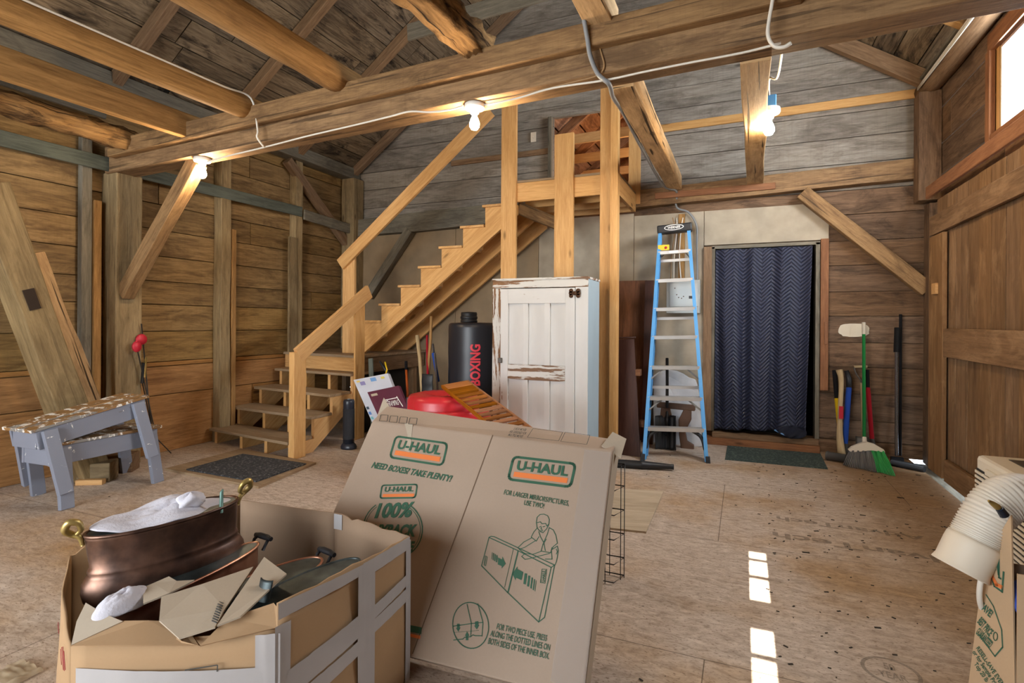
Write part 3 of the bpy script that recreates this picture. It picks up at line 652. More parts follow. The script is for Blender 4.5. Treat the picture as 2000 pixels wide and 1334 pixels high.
for y in (US, 5.60, 6.04):
    pts = [V((tx[0]+.03, y, LZ+.001))]
    for k in range(8): pts += [V((tx[k]+.03, y, tzz[k]-.027)), V((min(tx[k]+.03+run, tx[7]+.03+run), y, tzz[k]-.027))]
    e = pts[-1]; pA, pB = ay(721.6, 679.5, US), ay(978, 447.5, US); sl_ = (pB.z-pA.z)/(pB.x-pA.x)
    pts += [V((e.x+.10, y, e.z)), V((e.x+.10, y, min(e.z-.05, pA.z+sl_*(e.x+.10-pA.x)))), V((pA.x+(LZ+.001-pA.z)/sl_, y, LZ+.001))]
    bm = BM(); prism(bm, pts, (0, .036, 0), V((.79, 0, .62))); obj('stringer', bm, M['pine'], ut)
for k in range(8):
    bm = BM(); box(bm, tx[k]+.032, tx[k]+.050, US+.04, 6.035, tzz[k]-.20 if k else LZ+.002, tzz[k]-.027, 'y'); obj('riser', bm, M['pine'], ut)

pf = thing('platform', 'small yellow pine platform at the top of the stairs by the loft opening', 'platform', (-1.6, 5.6, 2.5))
px0, px1, py0, py1 = -2.17, -1.105, US-.03, 6.06
bm = BM(); box(bm, px0, px1, py0, py1, PT-.022, PT); obj('deck', bm, M['tread'], pf)
for y in (py0, 5.42, 5.72, py1-.04):
    bm = BM(); box(bm, px0, px1-.04, y, y+.038, PT-.215, PT-.023); obj('joist', bm, M['pine'], pf, bevel=.003)
bm = BM(); box(bm, px1-.039, px1, py0, py1, PT-.215, PT-.023, 'y'); obj('rim_board', bm, M['pine'], pf, bevel=.003)
PY = US-.05
def post(label, x0, x1, z1, y=PY, z0=0, d=.038):
    bm = BM(); box(bm, x0, x1, y-d/2, y+d/2, z0, z1, 'z'); return tag(obj('stair_post', bm, M['pine'], bevel=.003), label, 'post')
X = lambda p, Y=PY-.02: ay(p, 300, Y).x
post('tall pine post left of the platform, reaching the tie beam', X(979), X(1008), 3.6)
post('short wide pine post at the middle of the platform, cut off below the beam', X(1083), X(1120), ay(1100, 262, PY).z)
post('tall doubled pine post at the right of the platform, wider ply', X(1172), X(1193), 3.75)
post('tall doubled pine post at the right of the platform, narrow edge ply', X(1193)+.001, X(1208), 3.75, y=PY+.0, d=.09)
bm = BM(); box(bm, -1.19, -1.06, 6.075, 6.11, 2.60, 3.42, 'z'); tag(obj('stair_post', bm, M['pine'], bevel=.003), 'short pine stud at the back right corner of the platform', 'post')
timber('platform_brace', 'grey brace below the platform between the pine posts', 'brace', (-2.16, 5.20, 2.47), (-1.75, 5.72, 2.30), .038, .13, M['beam'])
# handrails and their posts
bm = BM(); a_, b_ = ay(665, 517, US-.06), ay(958, 216, US-.06); bar(bm, a_, b_, .038, .14); tag(obj('handrail', bm, M['pine'], bevel=.003), 'long sloping pine handrail of the upper stairs', 'handrail')
bm = BM(); c0 = ay(681, 560, US-.02); box(bm, ay(670, 560, US-.03).x, ay(693, 560, US-.03).x, US-.06+.021, US-.06+.058, LZ, ay(681, 495, US-.03).z, 'z')
tag(obj('stair_post', bm, M['pine'], bevel=.003), 'pine post on the landing carrying the upper handrail', 'post')
bm = BM(); bar(bm, (-3.815, 3.86, .955), (-3.815, 4.90, 1.61), .038, .15); tag(obj('handrail', bm, M['pine'], bevel=.003), 'short sloping pine handrail of the lower steps', 'handrail')
bm = BM(); box(bm, -3.86, -3.797, 3.80, 3.95, 0, .99, 'z'); tag(obj('newel_post', bm, M['pine'], bevel=.004), 'pine newel post at the foot of the lower steps', 'post')
bm = BM(); box(bm, -3.86, -3.836, 4.70, 4.86, 0, 1.56, 'z'); tag(obj('newel_post', bm, M['pine'], bevel=.004), 'pine post at the top of the lower handrail beside the landing', 'post')

# ------------------------------------------------------------------ white cupboard
cY = 4.5
def cx(px): return ay(px, 600, cY).x
def cz(py, px=1050): return ay(px, py, cY).z
cl, cr_ = cx(962), cx(1148); ct = 1.655
cab = thing('cupboard', 'old white cupboard with peeling panelled door and faded blue side', 'cupboard', ((cl+cr_)/2, 4.7, 0))
bm = BM(); box(bm, cr_-.022, cr_, cY+.022, cY+.40, 0, ct-.001, 'z'); obj('side_panel', bm, M['blue_paint'], cab, label='faded blue side panel', bevel=.002)
bm = BM(); box(bm, cl, cl+.022, cY+.022, cY+.40, 0, ct-.001, 'z'); obj('side_panel', bm, M['white_paint'], cab, bevel=.002)
bm = BM(); box(bm, cl+.022, cr_-.022, cY+.37, cY+.39, 0, ct-.001, 'z'); obj('back_or_shade_panel', bm, M['grey_wood'], cab)
bm = BM(); box(bm, cl-.005, cr_+.005, cY-.004, cY+.41, ct, ct+.02); obj('top', bm, M['white_worn'], cab, bevel=.003)
zt, zb = cz(562), .10
bm = BM(); box(bm, cl, cr_, cY, cY+.02, zt+.002, ct, 'x'); obj('top_rail', bm, M['white_worn'], cab, bevel=.002)
dl, drr = cx(979), cx(1123)
bm = BM(); box(bm, cl, dl-.004, cY, cY+.02, 0, zt, 'z'); obj('front_stile', bm, M['white_worn'], cab, bevel=.002)
bm = BM(); box(bm, drr+.004, cr_, cY, cY+.02, 0, zt, 'z'); obj('front_stile', bm, M['white_paint'], cab, bevel=.002)
bm = BM(); box(bm, dl-.004, drr+.004, cY, cY+.02, 0, zb-.005, 'x'); obj('bottom_rail', bm, M['white_paint'], cab, bevel=.002)
bm = BM(); box(bm, dl, drr, cY+.012, cY+.019, zb, zt-.005, 'z'); door = obj('door', bm, M['white_paint'], cab)
def dpiece(x0, x1, z0, z1, mat, g, y=0): 
    bm = BM(); box(bm, x0, x1, cY-.012-y, cY+.0119, z0, z1, g); return bm
p1, p2, p3, p4, p5, p6 = cx(993), cx(1022), cx(1032), cx(1064), cx(1074.5), cx(1105)
zr0, zr1, zr2 = cz(592.5), cz(713), cz(743)
for nm, q, mt in (('door_stile', (dl, p1, zb, zt-.006, None, 'z'), 'white_paint'), ('door_stile', (p6, drr, zb, zt-.006, None, 'z'), 'white_paint'),
              ('door_rail', (p1, p6, zr0, zt-.006, None, 'x'), 'white_paint'), ('door_rail', (p1, p6, zr2, zr1, None, 'x'), 'white_worn'), ('door_rail', (p1, p6, zb, .25, None, 'x'), 'white_paint')):
    obj(nm, dpiece(*q), M[mt], door, bevel=.002)
for a_, b_ in ((p2, p3), (p4, p5)):
    obj('door_muntin', dpiece(a_, b_, .25, zr2, None, 'z', -.003), M['white_paint'], door, bevel=.002)
    obj('door_muntin', dpiece(a_, b_, zr1, zr0, None, 'z', -.003), M['white_paint'], door, bevel=.002)
M['rust'] = plain('rusty iron', S('#5b3d26'), .7, .5, var=.3); M['iron'] = plain('dark iron', S('#55504a'), .5, .4)
bm = BM(); hx, hz = cx(1123), cz(574)
for dx, dz in ((-.018, .012), (-.018, -.012), (.018, .012), (.018, -.012), (0, 0), (-.02, 0), (.02, 0)):
    lathe(bm, [(.0001, -.003), (.019, -.003), (.019, .003), (.0001, .003)], (hx+dx*1.7, cY-.014, hz+dz*1.8), seg=10, mat=Matrix.Rotation(PI/2, 3, 'X'))
obj('hinge', bm, M['rust'], door)
bm = BM(); box(bm, cx(976), cx(983), cY-.035, cY-.012, cz(711), cz(701)); obj('latch', bm, M['iron'], door, bevel=.004)

# ------------------------------------------------------------------ step ladder
M['lad_blue'] = plain('blue fibreglass', S('#5aa2dc'), .45); M['alu'] = plain('aluminium', S('#c9c6c2'), .38, .7, var=.1)
M['black_p'] = plain('black plastic', S('#1b1c1f'), .5); M['white_l'] = plain('white print', S('#eceae5'), .6); M['yellow'] = plain('yellow label', S('#f0c419'), .5)
fLo, fRo = fl(1256, 898), fl(1383, 903)
tL, tR = ay(1288, 452, 5.90), ay(1347, 446, 5.92)
lad = thing('step_ladder', 'blue fibreglass step ladder leaning folded against the plaster wall', 'ladder', (fLo+fRo)/2)
nl_ = (tR-tL).normalized(); dirL = (tL-fLo).normalized(); nn = nl_.cross(dirL).normalized()   # towards the room
if nn.y > 0: nn = -nn
def cch(p, q, sx_):
    bm = BM(); bar(bm, p, q, .012, .075, up=nn); bar(bm, p+nn*.033+nl_*sx_*.012, q+nn*.033+nl_*sx_*.012, .03, .008, up=nn); bar(bm, p-nn*.033+nl_*sx_*.012, q-nn*.033+nl_*sx_*.012, .03, .008, up=nn); return bm
def P(s, t): a_ = fLo.lerp(tL, t); b_ = fRo.lerp(tR, t); return a_.lerp(b_, s)
obj('side_rail', cch(fLo, tL, 1), M['lad_blue'], lad); obj('side_rail', cch(fRo, tR, -1), M['lad_blue'], lad)
bk = -nn*.085
for s, q in ((.03, 1), (.97, -1)):
    bm = BM(); bar(bm, P(s, .02)+bk, P(s, .97)+bk*.8, .03, .05, up=nn); obj('rear_rail', bm, M['lad_blue'], lad)
Lh = (tL-fLo).length
for i, py in enumerate((835, 775, 715, 656, 601, 545, 490)):
    # parameter along the rail from the picture row
    lo, hi = 0, 1
    for _ in range(40):
        mid = (lo+hi)/2; p = P(.5, mid)-CAM; y_ = CY - FPX*p.dot(CU)/p.dot(_f)
        if y_ > py: lo = mid
        else: hi = mid
    t = lo; bm = BM(); a_, b_ = P(.015, t), P(.985, t)
    bar(bm, a_+V((0, 0, .0)), b_, .085, .006, up=(0, 0, 1), off=(0, 0))
    bar(bm, a_+V((0, -.040, -.016)), b_+V((0, -.040, -.016)), .006, .034); bar(bm, a_+V((0, .040, -.012)), b_+V((0, .040, -.012)), .006, .026)
    stp = obj('step', bm, M['alu'], lad, bevel=.002)
    if i in (1, 2): 
        for s0, s1 in ((.04, .30), (.96, .70)):
            bm = BM(); tube(bm, [P(s0, t-.055)+nn*.0, P(s1, t-.006)+nn*.0], .008, 8); obj('step_brace', bm, M['alu'], lad)
    if i == 0:
        for s0, s1 in ((.03, .24), (.97, .76)):
            bm = BM(); tube(bm, spline([P(s0, t-.085), P(s0+(s1-s0)*.25, t-.035), P(s1, t-.008)], 6), .016, 8); obj('foot_brace', bm, M['black_p'], lad)
    if i == 6:
        for s0, s1 in ((.0, .16), (1, .84)):
            bm = BM(); tube(bm, [P(s0, t-.05)-nn*.02, P(s1, t-.005)-nn*.05], .007, 8); obj('step_brace', bm, M['alu'], lad)
        bm = BM(); bar(bm, P(.35, t)-V((0, .0445, .014)), P(.62, t)-V((0, .0445, .014)), .002, .022); obj('step_label', bm, M['white_l'], stp)
for t in (.87, .6, .3):
    bm = BM(); bar(bm, P(.04, t)+bk, P(.96, t)+bk, .02, .028, up=(0, 0, 1)); obj('rear_rung', bm, M['alu'], lad)
for s in (0, 1):
    bm = BM(); bar(bm, P(s, -.012), P(s, .022), .04, .085, up=nn); obj('foot_pad', bm, M['black_p'], lad, bevel=.004)
bm = BM(); a_, b_ = ay(1283, 449, 5.86), ay(1351, 442, 5.88); bar(bm, a_+V((0, .05, 0)), b_+V((0, .05, 0)), .13, .085); cap_ = obj('top_cap', bm, M['black_p'], lad, bevel=.012)
lc = (a_+b_)/2+V((0, -.0165, .006)); rr_ = (b_-a_).normalized()
bm = BM(); uv_ = V((0, 0, 1))
for r0, r1 in (((.098, .030), (.090, .023)),):
    n_ = 40; A = [bm.verts.new(lc+rr_*(math.cos(2*PI*k/n_)*r0[0])+uv_*(math.sin(2*PI*k/n_)*r0[1])+V((0, -.002, 0))) for k in range(n_)]
    B = [bm.verts.new(lc+rr_*(math.cos(2*PI*k/n_)*r1[0])+uv_*(math.sin(2*PI*k/n_)*r1[1])+V((0, -.002, 0))) for k in range(n_)]
    for k in range(n_): bm.faces.new([A[k], A[(k+1) % n_], B[(k+1) % n_], B[k]])
obj('emblem_ring', bm, M['white_l'], cap_); txt('emblem_lettering', 'WERNER', lc+V((0, -.001, 0)), rr_, uv_, .125, .026, M['white_l'], cap_, slant=.2)
bm = BM(); a_ = P(.10, .915)-V((0, .045, 0)); box(bm, a_.x-.03, a_.x+.085, a_.y, a_.y+.002, a_.z-.025, a_.z+.03); tgx = obj('warning_tag', bm, M['yellow'], lad, label='yellow warning tag')
bm = BM(); lathe(bm, [(.0001, 0), (.014, 0), (.014, .002), (.0001, .002)], (a_.x+.05, a_.y, a_.z), seg=14, mat=Matrix.Rotation(PI/2, 3, 'X')); obj('tag_mark', bm, plain('red print', S('#b0202c'), .5), tgx)

# ------------------------------------------------------------------ things between the cupboard and the blanket doorway
def leanboard(name, label, cat, x0, x1, ybot, ytop, zt, th, mat, z0=0):
    bm = BM(); hexa(bm, [V(p) for p in ((x0, ybot, z0), (x1, ybot, z0), (x1, ybot+th, z0), (x0, ybot+th, z0), (x0, ytop, zt), (x1, ytop, zt), (x1, ytop+th, zt), (x0, ytop+th, zt))], V((0, 0, 1)))
    return tag(obj(name, bm, mat, bevel=.003), label, cat)
leanboard('plywood_board', 'tall brown wood panel leaning behind the dark tapering cabinet side', 'board', ay(1205, 600, 6.1).x, ay(1262, 600, 6.1).x, 6.0, 6.14, ay(1230, 548, 6.12).z, .02, M['panel_wood'])
leanboard('plywood_board', 'narrow dark board leaning just behind the left ladder rail', 'board', ay(1258, 700, 6.05).x, ay(1275, 700, 6.05).x, 5.9, 6.08, ay(1265, 548, 6.1).z, .02, M['dark_panel'])
dp = thing('dark_board', 'dark reddish-brown tapering furniture side between the pine post and the ladder', 'board', (-1.0, 5.3, 0))
q = [fl(1190, 900), fl(1251, 897)]; yb_ = 5.24
bm = BM(); pts = [ay(1185, 897, yb_+.02), ay(1251, 893, yb_), ay(1238, 662, yb_+.16), ay(1190, 664, yb_+.18)]
pts[0].z = pts[1].z = 0; prism(bm, pts, (0, .022, 0), V((0, 0, 1))); obj('panel', bm, M['dark_panel'], dp, bevel=.002)
bm = BM(); bar(bm, ay(1190, 662, yb_+.18)+V((0, .02, .006)), ay(1240, 660, yb_+.17)+V((0, .02, .006)), .06, .014); obj('top_edge', bm, M['dark_panel'], dp, bevel=.002)
for py, px in ((728, 1243), (828, 1250)):
    bm = BM(); p = ay(px, py, yb_+.10); box(bm, p.x-.01, p.x+.035, p.y, p.y+.08, p.z-.03, p.z+.03); obj('corner_block', bm, M['red_wood'], dp)

# breaker panel, cables and conduit on the plaster wall
M['grey_metal'] = plain('grey enamel', S('#a9adac'), .45, .3); M['wire_white'] = plain('white cable', S('#ded8cc'), .5); M['wire_grey'] = plain('grey cable', S('#7f8285'), .5); M['wire_tan'] = plain('tan cable', S('#9c7a52'), .6)
bp_ = thing('breaker_panel', 'grey electrical breaker panel on the wall behind the ladder', 'electrical panel', (-.62, 6.18, 1.4))
p0, p1 = ay(1303, 612, 6.17), ay(1368, 547, 6.17)
bm = BM(); box(bm, p0.x, p1.x, 6.10, 6.19, p0.z, p1.z); obj('case', bm, M['grey_metal'], bp_, bevel=.004)
bm = BM(); box(bm, p0.x+.035, p1.x-.015, 6.088, 6.099, p0.z+.07, p1.z-.03); pd = obj('door', bm, M['grey_metal'], bp_, bevel=.003)
bm = BM(); box(bm, p1.x-.11, p1.x-.055, 6.080, 6.087, p0.z+.155, p0.z+.185); obj('latch', bm, M['black_p'], pd)
bm = BM()
for dx, dz in ((.08, .2), (.1, .17), (.13, .16), (.15, .18), (.06, .27)): lathe(bm, [(.0001, 0), (.006, 0), (.006, .002), (.0001, .002)], (p0.x+dx+.03, 6.087, p0.z+dz), seg=8, mat=Matrix.Rotation(PI/2, 3, 'X'))
obj('spot_mark', bm, M['rust'], pd)
bm = BM(); box(bm, ay(1325, 500, 6.17).x, ay(1337, 500, 6.17).x, 6.16, 6.19, p1.z+.002, 2.47, 'z'); tag(obj('wood_batten', bm, M['log']), 'upright batten carrying cables down to the breaker panel', 'board')
for i, (xs, mt, lb) in enumerate((((1318, 1312, 1310), 'wire_tan', 'tan cable left of the batten above the breaker panel'), ((1322, 1317, 1316), 'wire_white', 'white cable nearest the batten above the breaker panel'), ((1330, 1327, 1330), 'wire_white', 'white cable over the batten above the breaker panel'))):
    bm = BM(); tube(bm, spline([ay(xs[0]-4+4*i, 425, 6.14), ay(xs[0], 450, 6.15), ay(xs[1], 500, 6.15), ay(xs[2], 546, 6.14)], 6), .006, 6); tag(obj('cable', bm, M[mt]), lb, 'cable')
bm = BM(); tube(bm, spline([ay(1320, 375, 6.07), ay(1322, 405, 6.14), ay(1345, 415, 6.16), ay(1360, 440, 6.16), ay(1361, 480, 6.16), ay(1362, 560, 6.16)], 8), .011, 8); tag(obj('cable', bm, M['wire_grey']), 'grey cable looping down the plaster right of the ladder', 'cable')

# marble slab, snow shovel and carved feet under the ladder
M['marble'] = plain('grey marble', S('#c3c5c9'), .25, var=.18)
ms = BM(); Ym = 5.93
pm = [(1276, 880), (1276, 735), (1290, 725), (1305, 722), (1322, 724), (1335, 730), (1345, 737), (1358, 741), (1362, 752), (1366, 768), (1372, 790), (1374, 830)]
prism(ms, [ay(x, y, Ym+(.12 if y < 800 else .02)) for x, y in pm]+[ay(1372, 872, Ym+.0)], (0, .025, 0)); tag(obj('marble_slab', ms, M['marble'], bevel=.004), 'scallop-edged grey marble slab leaning on the wall behind the ladder', 'slab')
M['walnut'] = plain('carved brown wood', S('#5b3f2c'), .55, var=.2)
bm = BM(); bar(bm, ay(1283, 790, 5.82), ay(1358, 797, 5.82), .05, .06); tag(obj('carved_bar', bm, M['walnut'], bevel=.01), 'carved brown furniture rail lying against the marble slab', 'wood piece')
for k, (pp, lb) in enumerate((([(1291, 795), (1308, 798), (1312, 815), (1300, 830), (1288, 822)], 'rounded brown carved piece behind the black shovel'),
                   ([(1335, 800), (1350, 802), (1350, 820), (1338, 845), (1342, 862), (1355, 870), (1355, 882), (1330, 880), (1326, 850), (1325, 820)], 'scrolled brown table foot behind the right ladder rail'),
                   ([(1262, 845), (1275, 840), (1274, 880), (1262, 882)], 'short brown block standing behind the left ladder foot'))):
    bm = BM(); prism(bm, [ay(x, y, 5.75+.04*k) for x, y in pp], (0, .05, 0)); tag(obj('carved_piece', bm, M['walnut'], bevel=.008), lb, 'wood piece')
sh = thing('snow_shovel', 'black plastic snow shovel blade standing behind the ladder', 'shovel', fl(1296, 880))
def shov(u, v):
    a_ = ay(1280+40*u, 812+68*(1-v), 5.62+.10*v); a_.z = max(a_.z, .004); a_.y += .03*math.cos((u-.5)*PI)+.012*abs(math.sin(u*PI*4)); return a_
bm = BM(); grid(bm, 24, 10, shov); obj('blade', bm, M['black_p'], sh, solid=.006)
bm = BM(); tube(bm, [ay(1300, 850, 5.66), ay(1303, 815, 5.74), ay(1303, 700, 5.98)], [.018, .016, .016], 8); obj('handle', bm, M['black_p'], sh)
# leaf blower tube on the floor
bm = BM(); a_, b_ = fl(1205, 905, .035), fl(1316, 912, .035); d = (b_-a_)
tube(bm, [a_-d*.3, a_, a_.lerp(b_, .42), a_.lerp(b_, .44), a_.lerp(b_, .46), b_.lerp(a_, .06), b_], [.036, .036, .036, .041, .036, .022, .024], 14); tag(obj('blower_tube', bm, M['black_p']), 'black tapered blower tube lying on the floor before the ladder', 'tube')

# ------------------------------------------------------------------ big mirror carton leaning on the folded wire crate
def card(name, col, rough=.85):
    m, nt, b = newmat(name); tc = N(nt, 'ShaderNodeTexCoord')
    def nz(s, d): 
        n = N(nt, 'ShaderNodeTexNoise'); n.inputs['Scale'].default_value = s; n.inputs['Detail'].default_value = d; L(nt, tc.outputs['Object'], n.inputs['Vector']); return n.outputs[0]
    a = nz(3, 4); f = nz(140, 3)
    c = mixc(nt, a, tuple(x*.86 for x in col), tuple(min(1, x*1.12) for x in col)); c = mixc(nt, mathn(nt, 'MULTIPLY', f, .25), c, tuple(x*.7 for x in col))
    L(nt, c, b.inputs['Base Color']); b.inputs['Roughness'].default_value = rough; b.inputs['Specular IOR Level'].default_value = .2
    bp = N(nt, 'ShaderNodeBump'); bp.inputs['Strength'].default_value = .25; bp.inputs['Distance'].default_value = .006
    L(nt, nz(9, 5), bp.inputs['Height']); L(nt, bp.outputs[0], b.inputs['Normal']); return m
M['card'] = card('carton board', S('#a99583')); M['card2'] = card('brown carton', S('#aa8b69')); M['card_in'] = card('carton inside', S('#98806a')); M['card_pale'] = card('pale torn carton', S('#b3a592'))
M['green_ink'] = plain('green print', S('#2f5b45'), .7); M['orange_ink'] = plain('orange print', S('#e07a3c'), .7); M['dark_ink'] = plain('dark print', S('#3b3a36'), .7)
M['tape'] = plain('clear tape', S('#c4bab2'), .18, alpha=.3); M['tape_grey'] = plain('silver tape', S('#aeabab'), .32, .15, bump=.3, bscale=20, var=.08)
BL, BR = fl(556, 1220, .07), fl(1137, 1369, .07); ex = (BR-BL).normalized()
def perp(px, b): d = ray(*px); t = (b-CAM).dot(ex)/d.dot(ex); return CAM+d*t
TLp, TRp = perp((727, 822), BL), perp((1196, 881), BR); TRp = BR + (TRp-BR).normalized()*((TLp-BL).length*.5+(TRp-BR).length*.5); TLp = BL + (TRp-BR)
fu = ((TLp-BL).normalized()+(TRp-BR).normalized()).normalized(); fn_ = ex.cross(fu).normalized()
if fn_.y > 0: fn_ = -fn_
TLp, TRp = pl(727, 822, BL, fn_), pl(1196, 881, BL, fn_)
mc = thing('mirror_carton', 'large flat moving carton for mirrors with green print, leaning back', 'box', (BL+BR)/2)
T1, T2 = TLp+V((-.01, .135, .055)), TRp+V((.0, .135, .02))
th = -fn_*.10
Bl2, Br2 = BL+th, BR+th
Bl2.z = max(Bl2.z, .004); Br2.z = max(Br2.z, .004)
K1 = T1-V((0, .0, .05))
bm = BM()
vs = [bm.verts.new(p) for p in (BL, TLp, T1, Bl2, BR, TRp, T2, Br2)]
for idx in ((0, 4, 5, 1), (1, 5, 6, 2), (3, 2, 6, 7), (0, 3, 7, 4), (0, 1, 2, 3), (4, 7, 6, 5)):
    f = bm.faces.new([vs[i] for i in idx]); uvface(bm, f, BL, ex, fu)
bmesh.ops.recalc_face_normals(bm, faces=bm.faces); obj('carton_body', bm, M['card'], mc, bevel=.006)
PO = BL+fn_*.0015
def F(px, py): return pl(px, py, PO, fn_)
c3 = lambda x, y: (720+x*.32541, 900+y*.32541)      # detail-view coordinates
def strip(bm, pts, wd, closed=False):
    n = len(pts); m_ = n if closed else n-1
    for i in range(m_):
        a_, b_ = pts[i], pts[(i+1) % n]; d = (b_-a_)
        if d.length < 1e-6: continue
        d.normalize(); s = fn_.cross(d)*wd/2; e = d*wd*.35
        bm.faces.new([bm.verts.new(q) for q in (a_-e-s, b_+e-s, b_+e+s, a_-e+s)])
def lines(name, paths, wd, mat, parent, conv=c3, closed=False):
    bm = BM()
    for p in paths: strip(bm, [F(*conv(*q)) for q in p], wd, closed)
    return obj(name, bm, mat, parent)
def fill(name, polys, mat, parent, conv=c3):
    bm = BM()
    for p in polys:
        try: bm.faces.new([bm.verts.new(F(*conv(*q))) for q in p])
        except ValueError: pass
    return obj(name, bm, mat, parent)
def ptxt(name, body, tl_, tr_, bl_, mat, parent, slant=0, bold=.02, conv=lambda a, b: (a, b), plane=None):
    f_ = plane or F
    a_, b_, c_ = f_(*conv(*tl_)), f_(*conv(*tr_)), f_(*conv(*bl_)); r_ = b_-a_; d = a_-c_
    u_ = d-r_*(d.dot(r_)/r_.dot(r_)); return txt(name, body, (b_+c_)/2, r_, u_, r_.length, u_.length, mat, parent, slant, bold)
def rrect(px, rad=.22, conv=lambda a, b: (a, b)):
    P4 = [F(*conv(*p)) for p in px]; out = []
    for i in range(4):
        a_, b_, c_ = P4[i-1], P4[i], P4[(i+1) % 4]; r_ = min((a_-b_).length, (c_-b_).length)*rad
        p, q = b_+(a_-b_).normalized()*r_, b_+(c_-b_).normalized()*r_
        for k in range(5): t = k/4; out.append(p*(1-t)**2+b_*2*t*(1-t)+q*t*t)
    return out
def logo(tl_, tr_, br_, bl_, wd, nm='moving_company_sign'):
    bm = BM(); strip(bm, rrect((tl_, tr_, br_, bl_)), wd, True); lg = obj(nm, bm, M['green_ink'], mc)
    mixp = lambda s, t: tuple((tl_[i]*(1-s)+tr_[i]*s)*(1-t)+(bl_[i]*(1-s)+br_[i]*s)*t for i in (0, 1))
    fill('orange_stripe', [[mixp(.07, .64), mixp(.93, .64), mixp(.93, .86), mixp(.07, .86)]], M['orange_ink'], lg, conv=lambda a, b: (a, b))
    ptxt('lettering', 'U-HAUL', mixp(.09, .14), mixp(.91, .14), mixp(.09, .57), M['green_ink'], lg, bold=.035)
logo((773, 852), (874, 866), (864, 909), (761, 893), .010)
logo((1003, 892), (1124, 906), (1114, 951), (992, 936), .011)
ptxt('slogan_lettering', 'NEED BOXES? TAKE PLENTY!', (729, 902), (884, 929), (725, 914), M['green_ink'], mc, slant=.2, bold=.03)
ptxt('note_lettering', 'FOR LARGER MIRRORS/PICTURES,\nUSE TWO!', (984, 956), (1110, 978), (982, 979), M['green_ink'], mc, bold=.010)
ptxt('note_lettering', 'FOR TWO PIECE USE, PRESS\nALONG THE DOTTED LINES ON\nBOTH SIDES OF THE INNER BOX.', (961, 1215), (1078, 1243), (954, 1258), M['green_ink'], mc, bold=.010)
# guarantee badge
bm = BM(); strip(bm, rrect(((746, 948), (815, 946), (811, 972), (742, 973))), .007, True); bd = obj('guarantee_badge', bm, M['green_ink'], mc)
ptxt('lettering', 'U-HAUL', (752, 951), (808, 950), (751, 961), M['green_ink'], bd, bold=.035)
fill('orange_stripe', [[(748, 965), (809, 964), (808, 970), (747, 971)]], M['orange_ink'], bd, conv=lambda a, b: (a, b))
import math as _m
for rr2 in (1.0, .93):
    pth = [(767+58*rr2*_m.cos(t), 1034+58*rr2*_m.sin(t)) for t in [(-55+i*10)*PI/180 for i in range(30)]]
    lines('badge_ring', [pth], .005 if rr2 == 1 else .0025, M['green_ink'], bd, conv=lambda a, b: (a, b))
ptxt('lettering', '100%', (735, 983), (808, 980), (733, 1013), M['green_ink'], bd, slant=.15, bold=.04)
ptxt('lettering', 'BUYBACK', (716, 1024), (813, 1024), (715, 1048), M['green_ink'], bd, slant=.15, bold=.045)
ptxt('lettering', 'GUARANTEE', (722, 1056), (809, 1057), (721, 1077), M['green_ink'], bd, slant=.15, bold=.045)
fill('green_band', [[c3(190, 975), c3(320, 1000), c3(316, 1040), c3(190, 1015)]], M['green_ink'], mc, conv=lambda a, b: (a, b))
fill('orange_band', [[c3(190, 1025), c3(312, 1050), c3(308, 1070), c3(190, 1042)]], M['orange_ink'], mc, conv=lambda a, b: (a, b))
# line drawing of a man sliding two cartons together
dr_ = lines('carton_drawing', [[(722, 460), (677, 630), (835, 792), (1020, 968), (1095, 640), (897, 540), (722, 460)], [(722, 460), (735, 453), (752, 455), (900, 524), (1115, 626), (1055, 940), (1020, 968)], [(1095, 640), (1115, 626)]], .0032, M['green_ink'], mc)
lines('carton_fold', [[(868, 530), (815, 760)]], .0018, M['green_ink'], dr_); lines('carton_fold', [[(897, 540), (835, 792)]], .005, M['green_ink'], dr_)
head = [(1010, 400), (1006, 370), (1010, 340), (1028, 322), (1052, 320), (1074, 330), (1084, 352), (1080, 385), (1066, 410), (1046, 432), (1030, 425), (1018, 412)]
lines('man_outline', [head+[head[0]], [(1010, 372), (1030, 366), (1040, 378), (1062, 376), (1070, 392), (1080, 380)], [(1024, 398), (1034, 394)], [(1046, 396), (1058, 394)], [(1036, 398), (1034, 410), (1042, 412)], [(1032, 420), (1046, 420)],
      [(1010, 405), (992, 425), (975, 458), (1006, 482), (1022, 455)], [(980, 462), (930, 488), (895, 522), (905, 530), (935, 520), (1000, 480)], [(1020, 425), (1030, 455), (1050, 490), (1072, 440), (1084, 400)], [(1084, 402), (1108, 415), (1124, 450), (1132, 495), (1108, 515), (1096, 535)],
      [(1066, 470), (1046, 500), (1034, 542), (1092, 552), (1100, 520)], [(1036, 543), (985, 562), (938, 556), (918, 574), (938, 592), (960, 588), (1085, 556)], [(938, 556), (926, 550), (905, 532)], [(1096, 535), (1132, 512), (1138, 540), (1128, 600), (1118, 626)], [(1096, 535), (1100, 590), (1060, 590)], [(1050, 490), (1060, 540)], [(1126, 530), (1132, 545), (1126, 560)]], .0028, M['green_ink'], dr_)
ar = [[(776, 580), (800, 592), (803, 574), (822, 618), (798, 647), (798, 632), (775, 622)]]+[[(x, 548+(x-740)*.7), (x+w_, 550+(x-740)*.7), (x+w_-3, 592+(x-740)*.7), (x-3, 590+(x-740)*.7)] for x, w_ in ((740, 3), (747, 5), (756, 7), (766, 8))]
fill('drawing_arrow', ar, M['green_ink'], dr_)
